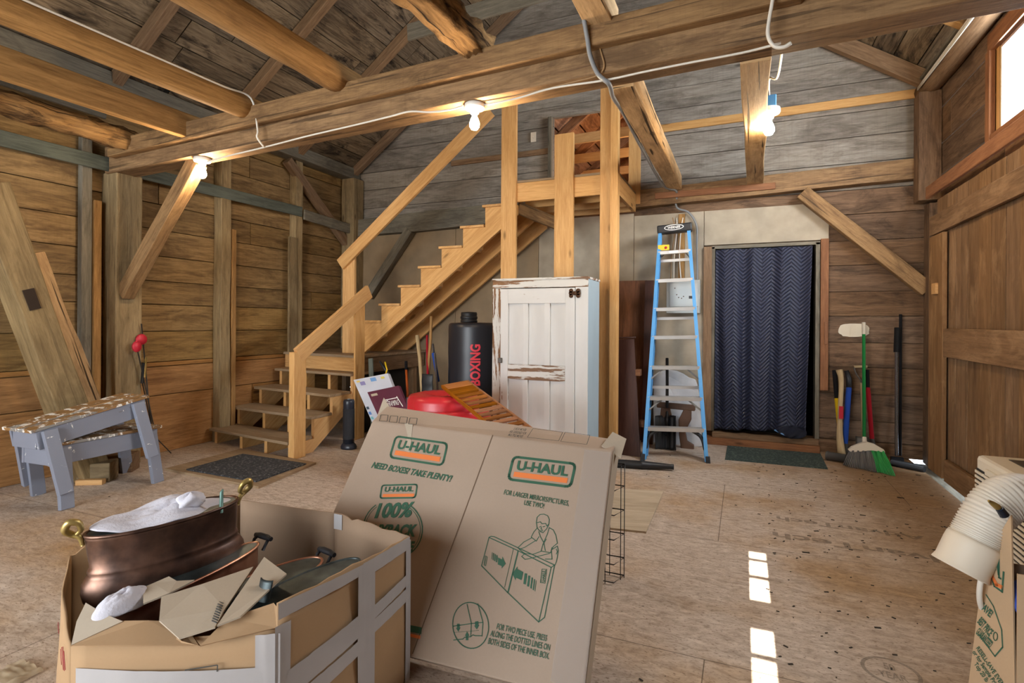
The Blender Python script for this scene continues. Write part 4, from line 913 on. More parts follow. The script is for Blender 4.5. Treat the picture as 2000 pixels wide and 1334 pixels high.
al = [[(862, 678), (893, 633), (893, 650), (928, 668), (917, 716), (884, 702), (882, 718)]]+[[(x, 674+(x-935)*.62), (x+w_, 676+(x-935)*.62), (x+w_-8, 742+(x-935)*.62), (x-8, 738+(x-935)*.62)] for x, w_ in ((936, 15), (958, 12), (977, 9), (992, 7), (1004, 3))]
fill('drawing_arrow', al, M['green_ink'], dr_)
for q in ((1040, 650, 1068, 652, 1030, 735), (700, 570, 712, 578, 692, 630)):
    lines('small_sign', [[(q[0], q[1]), (q[2], q[3]), (q[2]-10, q[5]), (q[4], q[5]-4), (q[0], q[1])]], .002, M['green_ink'], dr_)
    ptxt('lettering', 'U-HAUL', (q[4]+3, q[5]-8), (q[0]+3, q[1]+5), (q[2]-13, q[5]-5), M['green_ink'], dr_, bold=.03, conv=c3)
ci = lines('fold_drawing', [[(612+108*_m.cos(t)-14*_m.sin(t)*0, 988+138*_m.sin(t)+8*_m.cos(t)) for t in [2*PI*i/40 for i in range(41)]]], .0035, M['green_ink'], mc)
lines('fold_lines', [[(507, 993), (616, 977), (685, 970)], [(590, 862), (616, 977), (612, 1052)], [(655, 858), (686, 970), (680, 1052)], [(510, 1076), (565, 1070), (575, 1060), (612, 1056), (625, 1045), (640, 1050), (680, 1050)]], .003, M['green_ink'], ci)
lines('dotted_line', [[(515+i*10, 1030-i*.8), (520+i*10, 1029.6-i*.8)] for i in range(15)], .0016, M['green_ink'], ci)
fill('drawing_arrow', [[(530, 978), (546, 978), (546, 1000), (552, 1000), (538, 1026), (524, 1003), (530, 1003)], [(638, 965), (658, 962), (658, 985), (664, 985), (648, 1012), (633, 990), (638, 990)], [(583, 1077), (598, 1077), (598, 1050), (604, 1050), (590, 1025), (578, 1050), (583, 1050)]], M['green_ink'], ci)
ptxt('lettering', 'U-HAUL', (573, 912), (590, 975), (592, 908), M['green_ink'], ci, bold=.03, conv=c3) if 0 else None
# seam between the two cartons, tape and top print
lines('fold_seam_shadow', [[(962, 850), (806, 1276)]], .004, plain('shadow line', S('#6d5844'), .9), mc, conv=lambda a, b: (a, b))
fill('packing_tape', [[(1142, 878), (1194, 884), (1140, 1360), (1075, 1330)]], M['tape'], mc, conv=lambda a, b: (a, b))
fill('packing_tape', [[(790, 826), (806, 828), (803, 862), (800, 884), (790, 880), (796, 850)]], M['card_pale'], mc, conv=lambda a, b: (a, b))
tn = (T1-TLp).cross(ex).normalized(); tn = tn if tn.y < 0 else -tn
def FT(px, py): return pl(px, py, TLp+tn*.002, tn)
ptxt('note_lettering', 'U-BOX MOVER\nARE DESIGNED FOR\nMULTIPLE MOVES', (998, 834), (1030, 838), (993, 852), M['dark_ink'], mc, plane=FT)
bm = BM()
for q in ([(1041, 837), (1099, 844), (1091, 861), (1030, 854)], [(1104, 844), (1152, 850), (1146, 868), (1095, 862)]):
    pts = [FT(*p) for p in q]
    for i in range(4):
        a_, b_ = pts[i], pts[(i+1) % 4]; d = (b_-a_).normalized(); s = tn.cross(d)*.0012; bm.faces.new([bm.verts.new(x) for x in (a_-s, b_-s, b_+s, a_+s)])
obj('print_frame', bm, M['dark_ink'], mc)
for k in range(4):
    bm = BM(); q = [(744+k*19, 810+k*2), (758+k*19, 811+k*2), (756+k*19, 823+k*2), (741+k*19, 822+k*2)]; pts = [FT(*p) for p in q]
    for i in range(4):
        a_, b_ = pts[i], pts[(i+1) % 4]; d = (b_-a_).normalized(); s = tn.cross(d)*.0018; bm.faces.new([bm.verts.new(x) for x in (a_-s, b_-s, b_+s, a_+s)])
    obj('print_frame', bm, M['dark_ink'], mc)
# torn corner flaps
bm = BM(); a_ = TRp+V((.0, .01, .003)); vs = [bm.verts.new(p) for p in (TRp+V((-.05, .02, .012)), T2+V((-.03, .0, .03)), T2+V((.03, .0, .005)), TRp+V((.03, .02, -.03)))]; bm.faces.new(vs)
obj('torn_flap', bm, M['card_pale'], mc, solid=.004)
bm = BM(); vs = [bm.verts.new(p) for p in (TLp+V((.0, .02, .0)), T1+V((.01, 0, .0)), T1+V((-.035, .02, .035)), TLp+V((-.02, .03, -.05)))]; bm.faces.new(vs); obj('torn_flap', bm, M['card_pale'], mc, solid=.004)
# right side strip of lighter board
bm = BM(); o_ = ex*.002; bm.faces.new([bm.verts.new(p+o_) for p in (BR+th*.12, TRp+th*.12, T2+th*-.0+V((0, 0, -.02)), Br2-th*.1)]); obj('side_flap', bm, M['card_pale'], mc, solid=.003)

# folded wire crate behind it
M['wire'] = plain('black wire', S('#2a2826'), .45, .6)
wc = thing('wire_crate', 'folded black wire dog crate standing behind the big mirror carton', 'crate', (-1.0, 2.70, 0))
cx0, cx1, cyA, cyB = -1.50, -.545, 2.63, 2.73
for z in (.012, .10, .22, .34, .46, .57):
    bm = BM(); tube(bm, [(cx0, cyA, z), (cx1-.03, cyA, z), (cx1, cyB, z), (cx0, cyB, z)], .0028, 6, closed=True); obj('wire_ring', bm, M['wire'], wc)
for i in range(14):
    x = cx0+(cx1-cx0)*i/13
    for y in (cyA, cyB):
        if y == cyA and i == 13: continue
        bm = BM(); tube(bm, [(x, y, .0), (x, y, .575)], .0022, 6); obj('wire', bm, M['wire'], wc)
bm = BM(); tube(bm, [(cx1-.012, 2.70, 0), (cx1-.012, 2.70, .575)], .0022, 6); obj('wire', bm, M['wire'], wc)

# scrap of sheathing, doormats
bm = BM(); prism(bm, [fl(1150, 955), fl(1296, 962), fl(1262, 1042), fl(1130, 1028)], (0, 0, .012)); tag(obj('plywood_scrap', bm, wood('strand board', S('#a5947c'), S('#cdbfa8'), var=.05, knots=0, gs=.5, stain=S('#8a6c44'), stain_amt=.3)), 'pale strand board offcut lying flat behind the big mirror carton', 'board')
def matmat(name, col, spk):
    m, nt, b = newmat(name); tc = N(nt, 'ShaderNodeTexCoord'); n = N(nt, 'ShaderNodeTexNoise'); n.inputs['Scale'].default_value = 55; n.inputs['Detail'].default_value = 3; L(nt, tc.outputs['Object'], n.inputs['Vector'])
    L(nt, ramp(nt, n.outputs[0], [(.42, tuple(c*.7 for c in col)), (.56, col), (.66, spk)]), b.inputs['Base Color']); b.inputs['Roughness'].default_value = .95
    bp = N(nt, 'ShaderNodeBump'); bp.inputs['Strength'].default_value = .8; bp.inputs['Distance'].default_value = .004; L(nt, n.outputs[0], bp.inputs['Height']); L(nt, bp.outputs[0], b.inputs['Normal']); return m
bm = BM(); prism(bm, [fl(322, 919), fl(505, 955), fl(617, 907), fl(470, 880)], (0, 0, .018)); tag(obj('floor_board', bm, M['tread']), 'thin plywood sheet on the floor under the charcoal mat', 'board')
bm = BM(); prism(bm, [fl(364, 918, .02), fl(500, 942, .02), fl(598, 907, .02), fl(474, 888, .02)], (0, 0, .010)); tag(obj('door_mat', bm, matmat('charcoal mat', S('#36373a'), S('#6b6b68'))), 'charcoal speckled mat in front of the lower stairs', 'mat')
bm = BM(); prism(bm, [fl(1421, 870), fl(1416, 898), fl(1617, 917), fl(1602, 886)], (0, 0, .006)); tag(obj('door_mat', bm, matmat('green mat', S('#3c4a45'), S('#5d6b62'))), 'dark green mat in front of the blanket doorway', 'mat')

# ------------------------------------------------------------------ battered carton of copper planters (front left)
bx = thing('storage_carton', 'battered open brown carton patched with silver tape, full of copper planters', 'box', (-.9, 1.7, 0))
A_, B_, C_, D_, E_, F_, G_ = fl(140, 1262, .40), fl(541, 1228, .43), fl(798, 1048, .51), fl(655, 1002, .50), fl(470, 977, .50), fl(236, 1030, .47), fl(138, 1085, .46)
Bt = fl(566, 1150, .50); Bt = V((B_.x+.01, B_.y+.008, .505))
loop = [A_, B_, C_, D_, E_, F_, G_]
tops = [.40, .43, .51, .50, .50, .47, .46]
ctrd = sum(loop, V())/7
def wall(bm, a_, b_, za, zb, n=10, bulge=.02, tear=0):
    a2, b2 = V((a_.x, a_.y, 0)), V((b_.x, b_.y, 0)); out = (b2-a2).cross(V((0, 0, 1))).normalized()
    if out.dot((a2+b2)/2-V((ctrd.x, ctrd.y, 0))) < 0: out = -out
    def fn(u, v):
        p = a2.lerp(b2, u); z = (za+(zb-za)*u)*v
        if v > .99 and tear: z += tear*noise.noise((u*9, za*50, 2))
        q = p+out*(bulge*math.sin(PI*u)*(1-.3*v)+.012*noise.noise((p.x*5, p.y*5, z*6))*math.sin(PI*u)); q.z = z; return q
    grid(bm, n, 8, fn); return out
wl_ = []
segs = [(A_, B_, .40, .43, .015, 0), (B_, C_, .50, .51, .01, .012), (C_, D_, .51, .50, .0, .012), (D_, E_, .50, .50, .0, .0), (E_, F_, .50, .47, .02, .01), (F_, G_, .47, .46, .0, .01), (G_, A_, .46, .40, .03, .01)]
outs = {}
for i, (a_, b_, za, zb, bu, te) in enumerate(segs):
    bm = BM(); outs[i] = wall(bm, a_, b_, za, zb, 12, bu, te)
    obj('carton_wall', bm, M['card2'] if i in (0, 1, 6, 5) else M['card_in'], bx, solid=.006, smooth=True)
bm = BM(); prism(bm, [V((p.x, p.y, .003)) for p in loop], (0, 0, .006)); obj('carton_base', bm, M['card_in'], bx)
# folded-in front flaps
def flap(pts, mat, nm='carton_flap'):
    bm = BM(); bm.faces.new([bm.verts.new(p) for p in pts]); bmesh.ops.triangulate(bm, faces=bm.faces)
    return obj(nm, bm, mat, bx, solid=.005)
flap([A_, fl(390, 1261, .415), fl(355, 1254, .42), fl(345, 1246, .43), fl(358, 1216, .43), fl(290, 1213, .43), fl(238, 1213, .435)], M['card2'])
flap([fl(391, 1262, .417), B_+V((0, 0, .003)), fl(553, 1200, .46), fl(535, 1178, .48), fl(443, 1209, .455)], M['card2'])
flap([A_+V((-.0, 0, .002)), fl(240, 1214, .436), fl(205, 1200, .45), fl(168, 1178, .47), fl(150, 1215, .44)], M['card_pale'], 'torn_flap')
flap([fl(168, 1178, .47), fl(136, 1086, .465), fl(150, 1060, .48), fl(158, 1115, .475), fl(172, 1170, .475)], M['card2'], 'torn_flap') if 0 else None
bm = BM(); nl6 = outs[6]
def LW(u, z): return V((A_.x, A_.y, 0)).lerp(V((G_.x, G_.y, 0)), u)*1.0 + V((0, 0, z)) + nl6*(.030*math.sin(PI*u)*(1-.3*z/.43)+.010)
for p, q in (((.04, .33), (.09, .37)), ((.07, .32), (.12, .375)), ((.10, .315), (.16, .365)), ((.16, .315), (.20, .35)), ((.3, .37), (.36, .39))): tube(bm, [LW(*p), LW((p[0]+q[0])/2+.008, (p[1]+q[1])/2), LW(*q)], .0009, 5)
obj('red_scrawl', bm, plain('red marker', S('#a2303c'), .6), bx)
# silver tape on the taped right wall and round the front corner
def wtape(a_, b_, out, u0, u1, z0, z1, z0b=None, z1b=None, off=.016, nm='packing_tape', mat='tape_grey'):
    a2, b2 = V((a_.x, a_.y, 0)), V((b_.x, b_.y, 0)); bm = BM(); z0b = z0 if z0b is None else z0b; z1b = z1 if z1b is None else z1b
    def fn(u, v):
        uu = u0+(u1-u0)*u; p = a2.lerp(b2, uu); z = (z0+(z0b-z0)*u)*(1-v)+(z1+(z1b-z1)*u)*v
        q = p+out*(off*math.sin(PI*min(max(uu, 0), 1))*.9+.006+.002*noise.noise((uu*30, z*40, 1))); q.z = z; return q
    grid(bm, 16, 4, fn); return obj(nm, bm, M[mat], bx)
o1 = outs[1]
wtape(B_, C_, o1, .0, .56, .455, .50, .470, .502); wtape(B_, C_, o1, .56, 1.0, .455, .505, .470, .512)
wtape(B_, C_, o1, .52, .66, 0, .50); wtape(B_, C_, o1, -.02, .07, 0, .44); wtape(B_, C_, o1, .96, 1.01, 0, .50)
wtape(B_, C_, o1, .05, .56, .22, .30, .28, .35); wtape(B_, C_, o1, .62, 1.0, .30, .345, .345, .385); wtape(B_, C_, o1, .05, .56, .16, .215, .225, .27); wtape(B_, C_, o1, .62, 1.0, .255, .30, .29, .335)
o0 = outs[0]
wtape(A_, B_, o0, .03, 1.0, .285, .345, .27, .33, off=.02); wtape(A_, B_, o0, .9, 1.02, 0, .42, off=.02)
bm = BM(); p = [pl(361, 1309, A_+o0*.022, o0), pl(425, 1299, A_+o0*.022, o0), pl(424, 1312, A_+o0*.022, o0)]
strip_n = o0
for a_, b_ in ((p[0], p[1]), (p[1], p[2])):
    d = (b_-a_).normalized(); s = o0.cross(d)*.0016; bm.faces.new([bm.verts.new(x) for x in (a_-s, b_-s, b_+s, a_+s)])
obj('printed_corner', bm, M['dark_ink'], bx)
bm = BM(); p = fl(664, 1003, .505); box(bm, p.x-.02, p.x+.02, p.y-.012, p.y-.008, .445, .505); obj('packing_tape', bm, M['tape_grey'], bx)

# copper planters
def copper(name, c1, c2, c3_, rough=.35, metal=.9):
    m, nt, b = newmat(name); tc = N(nt, 'ShaderNodeTexCoord')
    def nz(s, d):
        n = N(nt, 'ShaderNodeTexNoise'); n.inputs['Scale'].default_value = s; n.inputs['Detail'].default_value = d; L(nt, tc.outputs['Object'], n.inputs['Vector']); return n.outputs[0]
    c = ramp(nt, nz(7, 6), [(.32, c1), (.5, c2), (.68, c3_)]); L(nt, c, b.inputs['Base Color'])
    b.inputs['Metallic'].default_value = metal; L(nt, mathn(nt, 'ADD', mathn(nt, 'MULTIPLY', nz(30, 4), .3), rough-.1), b.inputs['Roughness']); return m
M['copper'] = copper('aged copper', S('#3a302b'), S('#5c4840'), S('#8c6b5a'), .34); M['copper_b'] = copper('bright copper', S('#8a5b45'), S('#b9836a'), S('#d9a88c'), .35)
M['tin'] = copper('tarnished tin lining', S('#24292a'), S('#3f4748'), S('#666f70'), .4, .7); M['brass'] = copper('old brass', S('#7d6a3c'), S('#ab9457'), S('#cdb980'), .35, .75)
M['towel'] = plain('white towel', S('#cbc9d2'), .95, bump=.5, bscale=120); M['iron_h'] = plain('black iron handle', S('#2c2d31'), .45, .5)
def axis(p, q): d = (q-p); return (p+q)/2, d.normalized(), d.length/2
def oval(bm, prof, ctr, dx, hx, hy, tilt=0, seg=48):
    dz = V((0, 0, 1)); dy = dz.cross(dx).normalized(); dz = dx.cross(dy).normalized()
    rot = Matrix((dx, dy, dz)).transposed(); return lathe(bm, prof, ctr, hx, hy, seg, rot)
rl, rr_ = fl(165, 1047, .60), fl(462, 972, .62); c1, d1, h1 = axis(rl, rr_); hy1 = .098
p1_ = thing('copper_planter', 'large oval copper planter with brass loop handles and a white towel inside', 'planter', (c1.x, c1.y, .38))
prof = [(1.0, 0), (1.015, -.006), (1.0, -.012), (.985, -.05), (.965, -.088), (.985, -.093), (1.0, -.100), (.985, -.107), (1.02, -.113), (1.07, -.130), (1.085, -.150), (1.06, -.175), (.98, -.200), (.82, -.222), (.5, -.234), (.0001, -.236)]
prof = [(r, z*1.2) for r, z in prof]
bm = BM(); oval(bm, prof, c1, d1, h1, hy1); obj('body', bm, M['copper'], p1_)
bm = BM(); oval(bm, [(r*.97, z) for r, z in [(1.01, .001), (.97, -.02), (.96, -.088), (1.04, -.15), (.9, -.2), (.0001, -.215)]], c1, d1, h1, hy1); obj('lining', bm, M['tin'], p1_)
bm = BM(); n_ = 48; dy1 = V((0, 0, 1)).cross(d1).normalized(); tube(bm, [c1+d1*h1*1.0*math.cos(2*PI*k/n_)+dy1*hy1*1.0*math.sin(2*PI*k/n_) for k in range(n_)], .006, 8, closed=True); obj('rim', bm, M['copper'], p1_)
for sg in (-1, 1):
    e_ = c1+d1*h1*sg; o_ = d1*sg; bm = BM(); up = V((0, 0, 1))
    tube(bm, spline([e_+o_*.004-up*.028, e_+o_*.012-up*.0, e_+o_*.030+up*.012+dy1*.008, e_+o_*.048+up*.032, e_+o_*.040+up*.056-dy1*.012, e_+o_*.018+up*.050-dy1*.014, e_+o_*.010+up*.026-dy1*.006, e_+o_*.020+up*.010], 7), [.006+.005*math.sin(PI*min(1, i/50)) for i in range(50)], 9)
    obj('handle', bm, M['brass'], p1_)
def towel(name, label, ctr, dx, hx, hy, zf, n=(36, 18)):
    dy = V((0, 0, 1)).cross(dx).normalized(); bm = BM()
    def fn(u, v):
        r = v; a = 2*PI*u; x, y = r*math.cos(a), r*math.sin(a); p = ctr+dx*hx*x+dy*hy*y
        p.z = ctr.z + zf(x, y) + (.016*noise.noise((x*3.1, y*4, 3))+.008*noise.noise((x*8, y*8, 7)))*(1.2-r); return p
    grid(bm, n[0], n[1], fn); bmesh.ops.remove_doubles(bm, verts=bm.verts, dist=.0006)
    return tag(obj(name, bm, M['towel'], smooth=True, sub=1, solid=.006), label, 'towel')
towel('towel', 'crumpled white towel stuffed in the large copper planter', c1+V((0, 0, -.02)), d1, h1*.955, hy1*.93, lambda x, y: .018+.046*(1-(x*x+y*y)**2)*(.7+.5*y)+.010*math.sin(x*6+1))
bm = BM(); q = c1+d1*h1*.28; pts = [q+V((.0, 0, .035))]
def figf(u, v): 
    a = 2*PI*u; t = PI*v; r = .036*math.sin(t)*(1+.15*math.cos(3*a+4*t)); return q+d1*(r*1.2*math.cos(a))+dy1*(r*.8*math.sin(a)-.03)+V((0, 0, .040+.026*math.cos(t)+.006*math.sin(3*a)))
grid(bm, 20, 12, figf); tag(obj('towel_roll', bm, M['towel'], doubles=True, smooth=True), 'rolled knot of white cloth on the towel in the large copper planter', 'cloth')
bm = BM(); a_ = fl(432, 968, .66); tube(bm, [a_+V((0, 0, -.06)), a_+V((.002, 0, .012)), a_+V((.004, .004, .022))], [.007, .006, .003], 8); tag(obj('green_stake', bm, plain('verdigris metal', S('#5f7d74'), .5, .4)), 'thin verdigris metal stake poking out of the towel', 'stake')
# other oval tubs below
def tub(label, L_, R_, hy, ztop, depth, mat, handle=True):
    c, d, h = axis(L_, R_); dy = V((0, 0, 1)).cross(d).normalized()
    t = thing('oval_tub', label, 'planter', (c.x, c.y, ztop-depth))
    bm = BM(); oval(bm, [(1.0, 0), (.99, -.02), (.96, -depth*.6), (.86, -depth*.9), (.7, -depth), (.0001, -depth)], c, d, h, hy); obj('body', bm, M[mat], t)
    bm = BM(); oval(bm, [(.985, .001), (.97, -.02), (.94, -depth*.6), (.8, -depth*.9), (.0001, -depth+.01)], c, d, h, hy); obj('lining', bm, M['tin'], t)
    bm = BM(); tube(bm, [c+d*h*math.cos(2*PI*k/48)+dy*hy*math.sin(2*PI*k/48) for k in range(48)], .005, 8, closed=True); obj('rim', bm, M['tin'] if mat == 'tin' else M['copper_b'], t)
    if handle:
        e_ = c+d*h; bm = BM(); up = V((0, 0, .55)); tube(bm, [e_-dy*.03+up*-.04, e_-dy*.035+d*.012+up*.004, e_-dy*.03+d*.024+up*.02], .006, 8); hb = obj('handle', bm, M['iron_h'], t)
        bm = BM(); tube(bm, [e_+dy*.03+up*-.04, e_+dy*.035+d*.012+up*.004, e_+dy*.03+d*.024+up*.02], .006, 8); obj('handle_arm', bm, M['iron_h'], hb)
        bm = BM(); tube(bm, [e_-dy*.045+d*.024+up*.022, e_-dy*.02+d*.026+up*.024, e_+dy*.02+d*.026+up*.024, e_+dy*.045+d*.024+up*.022], [.008, .011, .011, .008], 10); obj('grip', bm, M['iron_h'], hb)
    return t, c, d, dy, h
t2 = tub('oval copper tub under the large copper planter', fl(188, 1205, .42), fl(503, 1060, .45), .065, .435, .30, 'copper_b')
t3 = tub('dark lined oval copper tub with black grip handle', fl(330, 1225, .43), fl(626, 1090, .455), .085, .44, .30, 'copper_b')
t4 = tub('grey oval metal tub nearest the taped carton wall', fl(455, 1208, .44), fl(700, 1092, .47), .07, .44, .30, 'tin', False)
bm = BM(); q = fl(528, 1150, .47)
def lip(u, v): a = (u-.5)*1.9; return q+V((.030*math.sin(a), -.02*math.cos(a)-.018*v, .035-.075*v+.012*v*v))
grid(bm, 12, 8, lip); o = obj('bent_handle', bm, M['tin'], t4[0], smooth=True, solid=.004)
towel('towel', 'crumpled lilac-white towel in the copper tub below the large planter', fl(243, 1185, .44), t2[2], .085, .045, lambda x, y: .045*(1-(x*x+y*y)**1.5))
def scrap(label, pts, mat, nm='cardboard_scrap', c='cardboard'):
    bm = BM(); bm.faces.new([bm.verts.new(p) for p in pts]); bmesh.ops.triangulate(bm, faces=bm.faces); return tag(obj(nm, bm, M[mat], solid=.005), label, c)
scrap('torn brown paper scrap tucked against the large copper planter', [fl(280, 1149, .47), fl(300, 1140, .475), fl(330, 1127, .48), (fl(345, 1136, .475)), fl(380, 1134, .47), fl(330, 1160, .47), fl(280, 1180, .46)], 'card_pale')
bg_ = scrap('large cardboard sheet with corrugations showing, between the tubs', [fl(315, 1167, .47), fl(395, 1142, .475), fl(495, 1108, .48), fl(440, 1190, .46), fl(420, 1226, .45), fl(350, 1248, .435), fl(311, 1213, .45)], 'card_pale')
bm = BM()
for k in range(14):
    a_ = fl(414+k*1.6, 1212-k*4.6, .465); bar(bm, a_, a_+V((.022, -.002, 0)), .0022, .003)
obj('corrugation', bm, M['dark_ink'], bg_, label='torn dark corrugated ridges')
scrap('folded cardboard strip standing in the tubs behind the bent handle', [fl(424, 1223, .46), fl(516, 1089, .50), fl(560, 1122, .49), fl(545, 1135, .485), fl(470, 1205, .47)], 'card_pale')

# ------------------------------------------------------------------ sawhorses, timbers and rods on the left
def sawhorse(label, N_, Fp, feet, group=None, wt=.15):
    N_, Fp = V(N_), V(Fp); d = (Fp-N_).normalized(); s = d.cross(V((0, 0, 1))).normalized(); up = s.cross(d)
    t = thing('sawhorse', label, 'sawhorse', ((N_+Fp)/2).to_2d().to_3d() + V((0, 0, min(f[2] for f in feet))))
    for k, o_ in enumerate((-.085, .085)):
        bm = BM(); bar(bm, N_-d*.03+s*o_, Fp+d*.03+s*o_*1.05, wt, .022); obj('top_board', bm, M['saw_top'], t, bevel=.004)
    for o_ in (-.14, .14):
        bm = BM(); bar(bm, N_+s*o_-up*.075, Fp+s*o_-up*.075, .022, .125); obj('apron', bm, M['saw_grey'], t, bevel=.003)
    bm = BM(); bar(bm, N_+d*.015+s*-.128-up*.075, N_+d*.015+s*.128-up*.075, .025, .12); obj('end_board', bm, M['saw_grey'], t, bevel=.003)
    bm = BM(); bar(bm, Fp-d*.015+s*-.128-up*.075, Fp-d*.015+s*.128-up*.075, .025, .12); obj('end_board', bm, M['saw_grey'], t, bevel=.003)
    for (fx, fy, fz), end, sg in zip(feet, (0, 1, 0, 1), (1, 1, -1, -1)):
        top = (N_+d*.07 if end == 0 else Fp-d*.07)+s*.165*sg-up*.02
        bm = BM(); bar(bm, V((fx, fy, fz)), top, .035, .085, up=d); obj('leg', bm, M['saw_grey'], t, bevel=.003)
f1, f2, f3, f4 = fl(130, 994), fl(308, 942), fl(75, 966), fl(248, 922)
a_, b_ = ax(93, 872, -4.28), ax(304, 834, -4.32)
sawhorse('lower of the two stacked paint-splashed sawhorses, standing on the floor', (a_.x-.14, a_.y, a_.z), (b_.x-.14, b_.y, b_.z), [tuple(f1), tuple(f2), tuple(f3), tuple(f4)])
a_, b_ = ax(58, 842, -4.27), ax(280, 776, -4.29)
g1, g2 = ax(128, 964, -4.16), ax(298, 892, -4.19); g3 = ax(58, 944, -4.72); g4 = g3+V((0, .66, .10))
sawhorse('upper of the two stacked paint-splashed sawhorses, tilted on the lower one', (a_.x-.14, a_.y+.02, a_.z), (b_.x-.14, b_.y, b_.z), [tuple(g1), tuple(g2), tuple(g3), tuple(g4)])
p, q = ax(42, 560, -4.80), ax(116, 760, -4.80); d = (q-p); q2 = q+d*((.02-q.z)/d.z); p2 = p-d*.9
timber('leaning_timber', 'thick old mortised timber leaning on the left wall behind the sawhorses', 'timber', p2, q2, .21, .20, M['post'], up=(1, 0, 0), warp=.012, bevel=.01)
bm = BM(); m_ = ax(46, 585, -4.80); dd = d.normalized(); bar(bm, m_-dd*.075+V((.095, 0, 0)), m_+dd*.075+V((.095, 0, 0)), .07, .03, up=(1, 0, 0)); o = obj('mortise', bm, plain('dark mortise', S('#2b1c0e'), .9), bpy.data.objects['leaning_timber'])
p, q = ax(88, 560, -4.93), ax(166, 760, -4.93); d = (q-p); q2 = q+d*((.02-q.z)/d.z); p2 = p-d*.3
timber('leaning_timber', 'waney slab with bark leaning right of the mortised timber', 'timber', p2, q2, .15, .06, M['split'], up=(1, 0, 0), warp=.022, bevel=.008)
for px, py, w_, mt, lb in ((168, 944, .19, 'post', 'grey wooden block on the floor under the sawhorses, left one'), (215, 925, .17, 'rafter', 'brown wooden block on the floor under the sawhorses, right one')):
    c = fl(px, py); bm = BM(); bar(bm, c+V((-.10, .02, .075)), c+V((.08, .16, .075)), .16, .15); tag(obj('wood_block', bm, M[mt], bevel=.008), lb, 'block')
bm = BM(); c = fl(168, 946); bar(bm, c+V((-.05, -.035, .02)), c+V((.12, .06, .02)), .05, .04); tag(obj('wood_block', bm, M['pine'], bevel=.004), 'pale offcut at the foot of the grey wooden block', 'block')
M['red_p'] = plain('red plastic', S('#c4283a'), .45)
for k, (rx, ry, ex_, ey_, lb) in enumerate(((273, 663, 303, 892, 'fishing tip-up rod with the larger red reel, beside the broad post'), (264, 677, 313, 893, 'fishing tip-up rod with the smaller red reel, beside the broad post'))):
    t = thing('fishing_rod', lb, 'fishing rod', ax(ex_, ey_, -4.9))
    a_ = ax(rx+3, ry, -4.93+.04*k); b_ = fl(ex_, ey_, .01)
    bm = BM(); lathe(bm, [(.0001, -.012), (.045, -.012), (.05, 0), (.045, .012), (.0001, .012)], a_, 1, 1 if k == 0 else .8, 20, Matrix.Rotation(PI/2, 3, 'Y')); obj('reel', bm, M['red_p'], t)
    bm = BM(); tube(bm, [a_+V((0, 0, .14)) if k == 0 else a_, a_.lerp(b_, .5), b_], .006, 7); obj('rod', bm, M['iron'], t)
    bm = BM(); m_ = a_.lerp(b_, .22); tube(bm, [m_+V((0, 0, -.10)), m_+V((0, .01, .08))], .012, 8); obj('grip', bm, M['brass'] if k == 0 else M['black_p'], t)
bm = BM(); tube(bm, [ax(272, 720, -5.06), ax(300, 850, -4.98), fl(334, 885, .008)], .005, 7); tag(obj('metal_rod', bm, M['iron']), 'bare metal rod splayed beside the fishing rods', 'rod')

# ------------------------------------------------------------------ heap in front of the landing
bg1 = thing('boxing_bag', 'tall black standing boxing bag with red lettering beside the white cupboard', 'boxing bag', ay(925, 700, 4.98)); bc = ay(926, 640, 4.98); bg1.location.z = 0
M['vinyl_k'] = plain('black vinyl', S('#23252c'), .38, bump=.15, bscale=14); M['vinyl_r'] = plain('red vinyl', S('#c62b33'), .33, bump=.2, bscale=9)
bm = BM(); R_ = .262; zt_ = 1.27; lathe(bm, [(.0001, .0), (R_*.9, .0), (R_, .05)]+[(R_*(1+.008*math.sin(i*2.1)), .05+(zt_-.10)*i/12) for i in range(1, 13)]+[(R_*.985, zt_-.02), (R_*.93, zt_-.003), (R_*.6, zt_+.002), (.0001, zt_+.005)], (bc.x, bc.y, 0), 1, 1, 48); obj('body', bm, M['vinyl_k'], bg1)
bm = BM(); cap = [(.085, 0)]; lathe(bm, [(.0001, 0), (.088, 0), (.088, .02), (.082, .025), (.082, .035), (.088, .04), (.088, .06), (.082, .065), (.082, .075), (.085, .08), (.08, .105), (.0001, .11)], (bc.x-.06, bc.y+.0, zt_+.004), 1, 1, 28); obj('cap', bm, M['black_p'], bg1)
me = text_mesh('BOXING', 0, .035); xs = [v.co.x for v in me.vertices]; ys = [v.co.y for v in me.vertices]; x0, x1, y0, y1 = min(xs), max(xs), min(ys), max(ys)
th0 = math.atan2(-bc.y, -bc.x)+.05
for v in me.vertices:
    a = (v.co.x-x0)/(x1-x0); b = ((v.co.y-y0)/(y1-y0)-.5); ang = th0 - b*.10/R_; z = .655+.405*a; v.co = V((bc.x+(R_+.008)*math.cos(ang), bc.y+(R_+.008)*math.sin(ang), z))
me.materials.append(M['vinyl_r'] if 0 else plain('red lettering', S('#e0414f'), .5)); o = bpy.data.objects.new('lettering', me); fin(o, bg1)
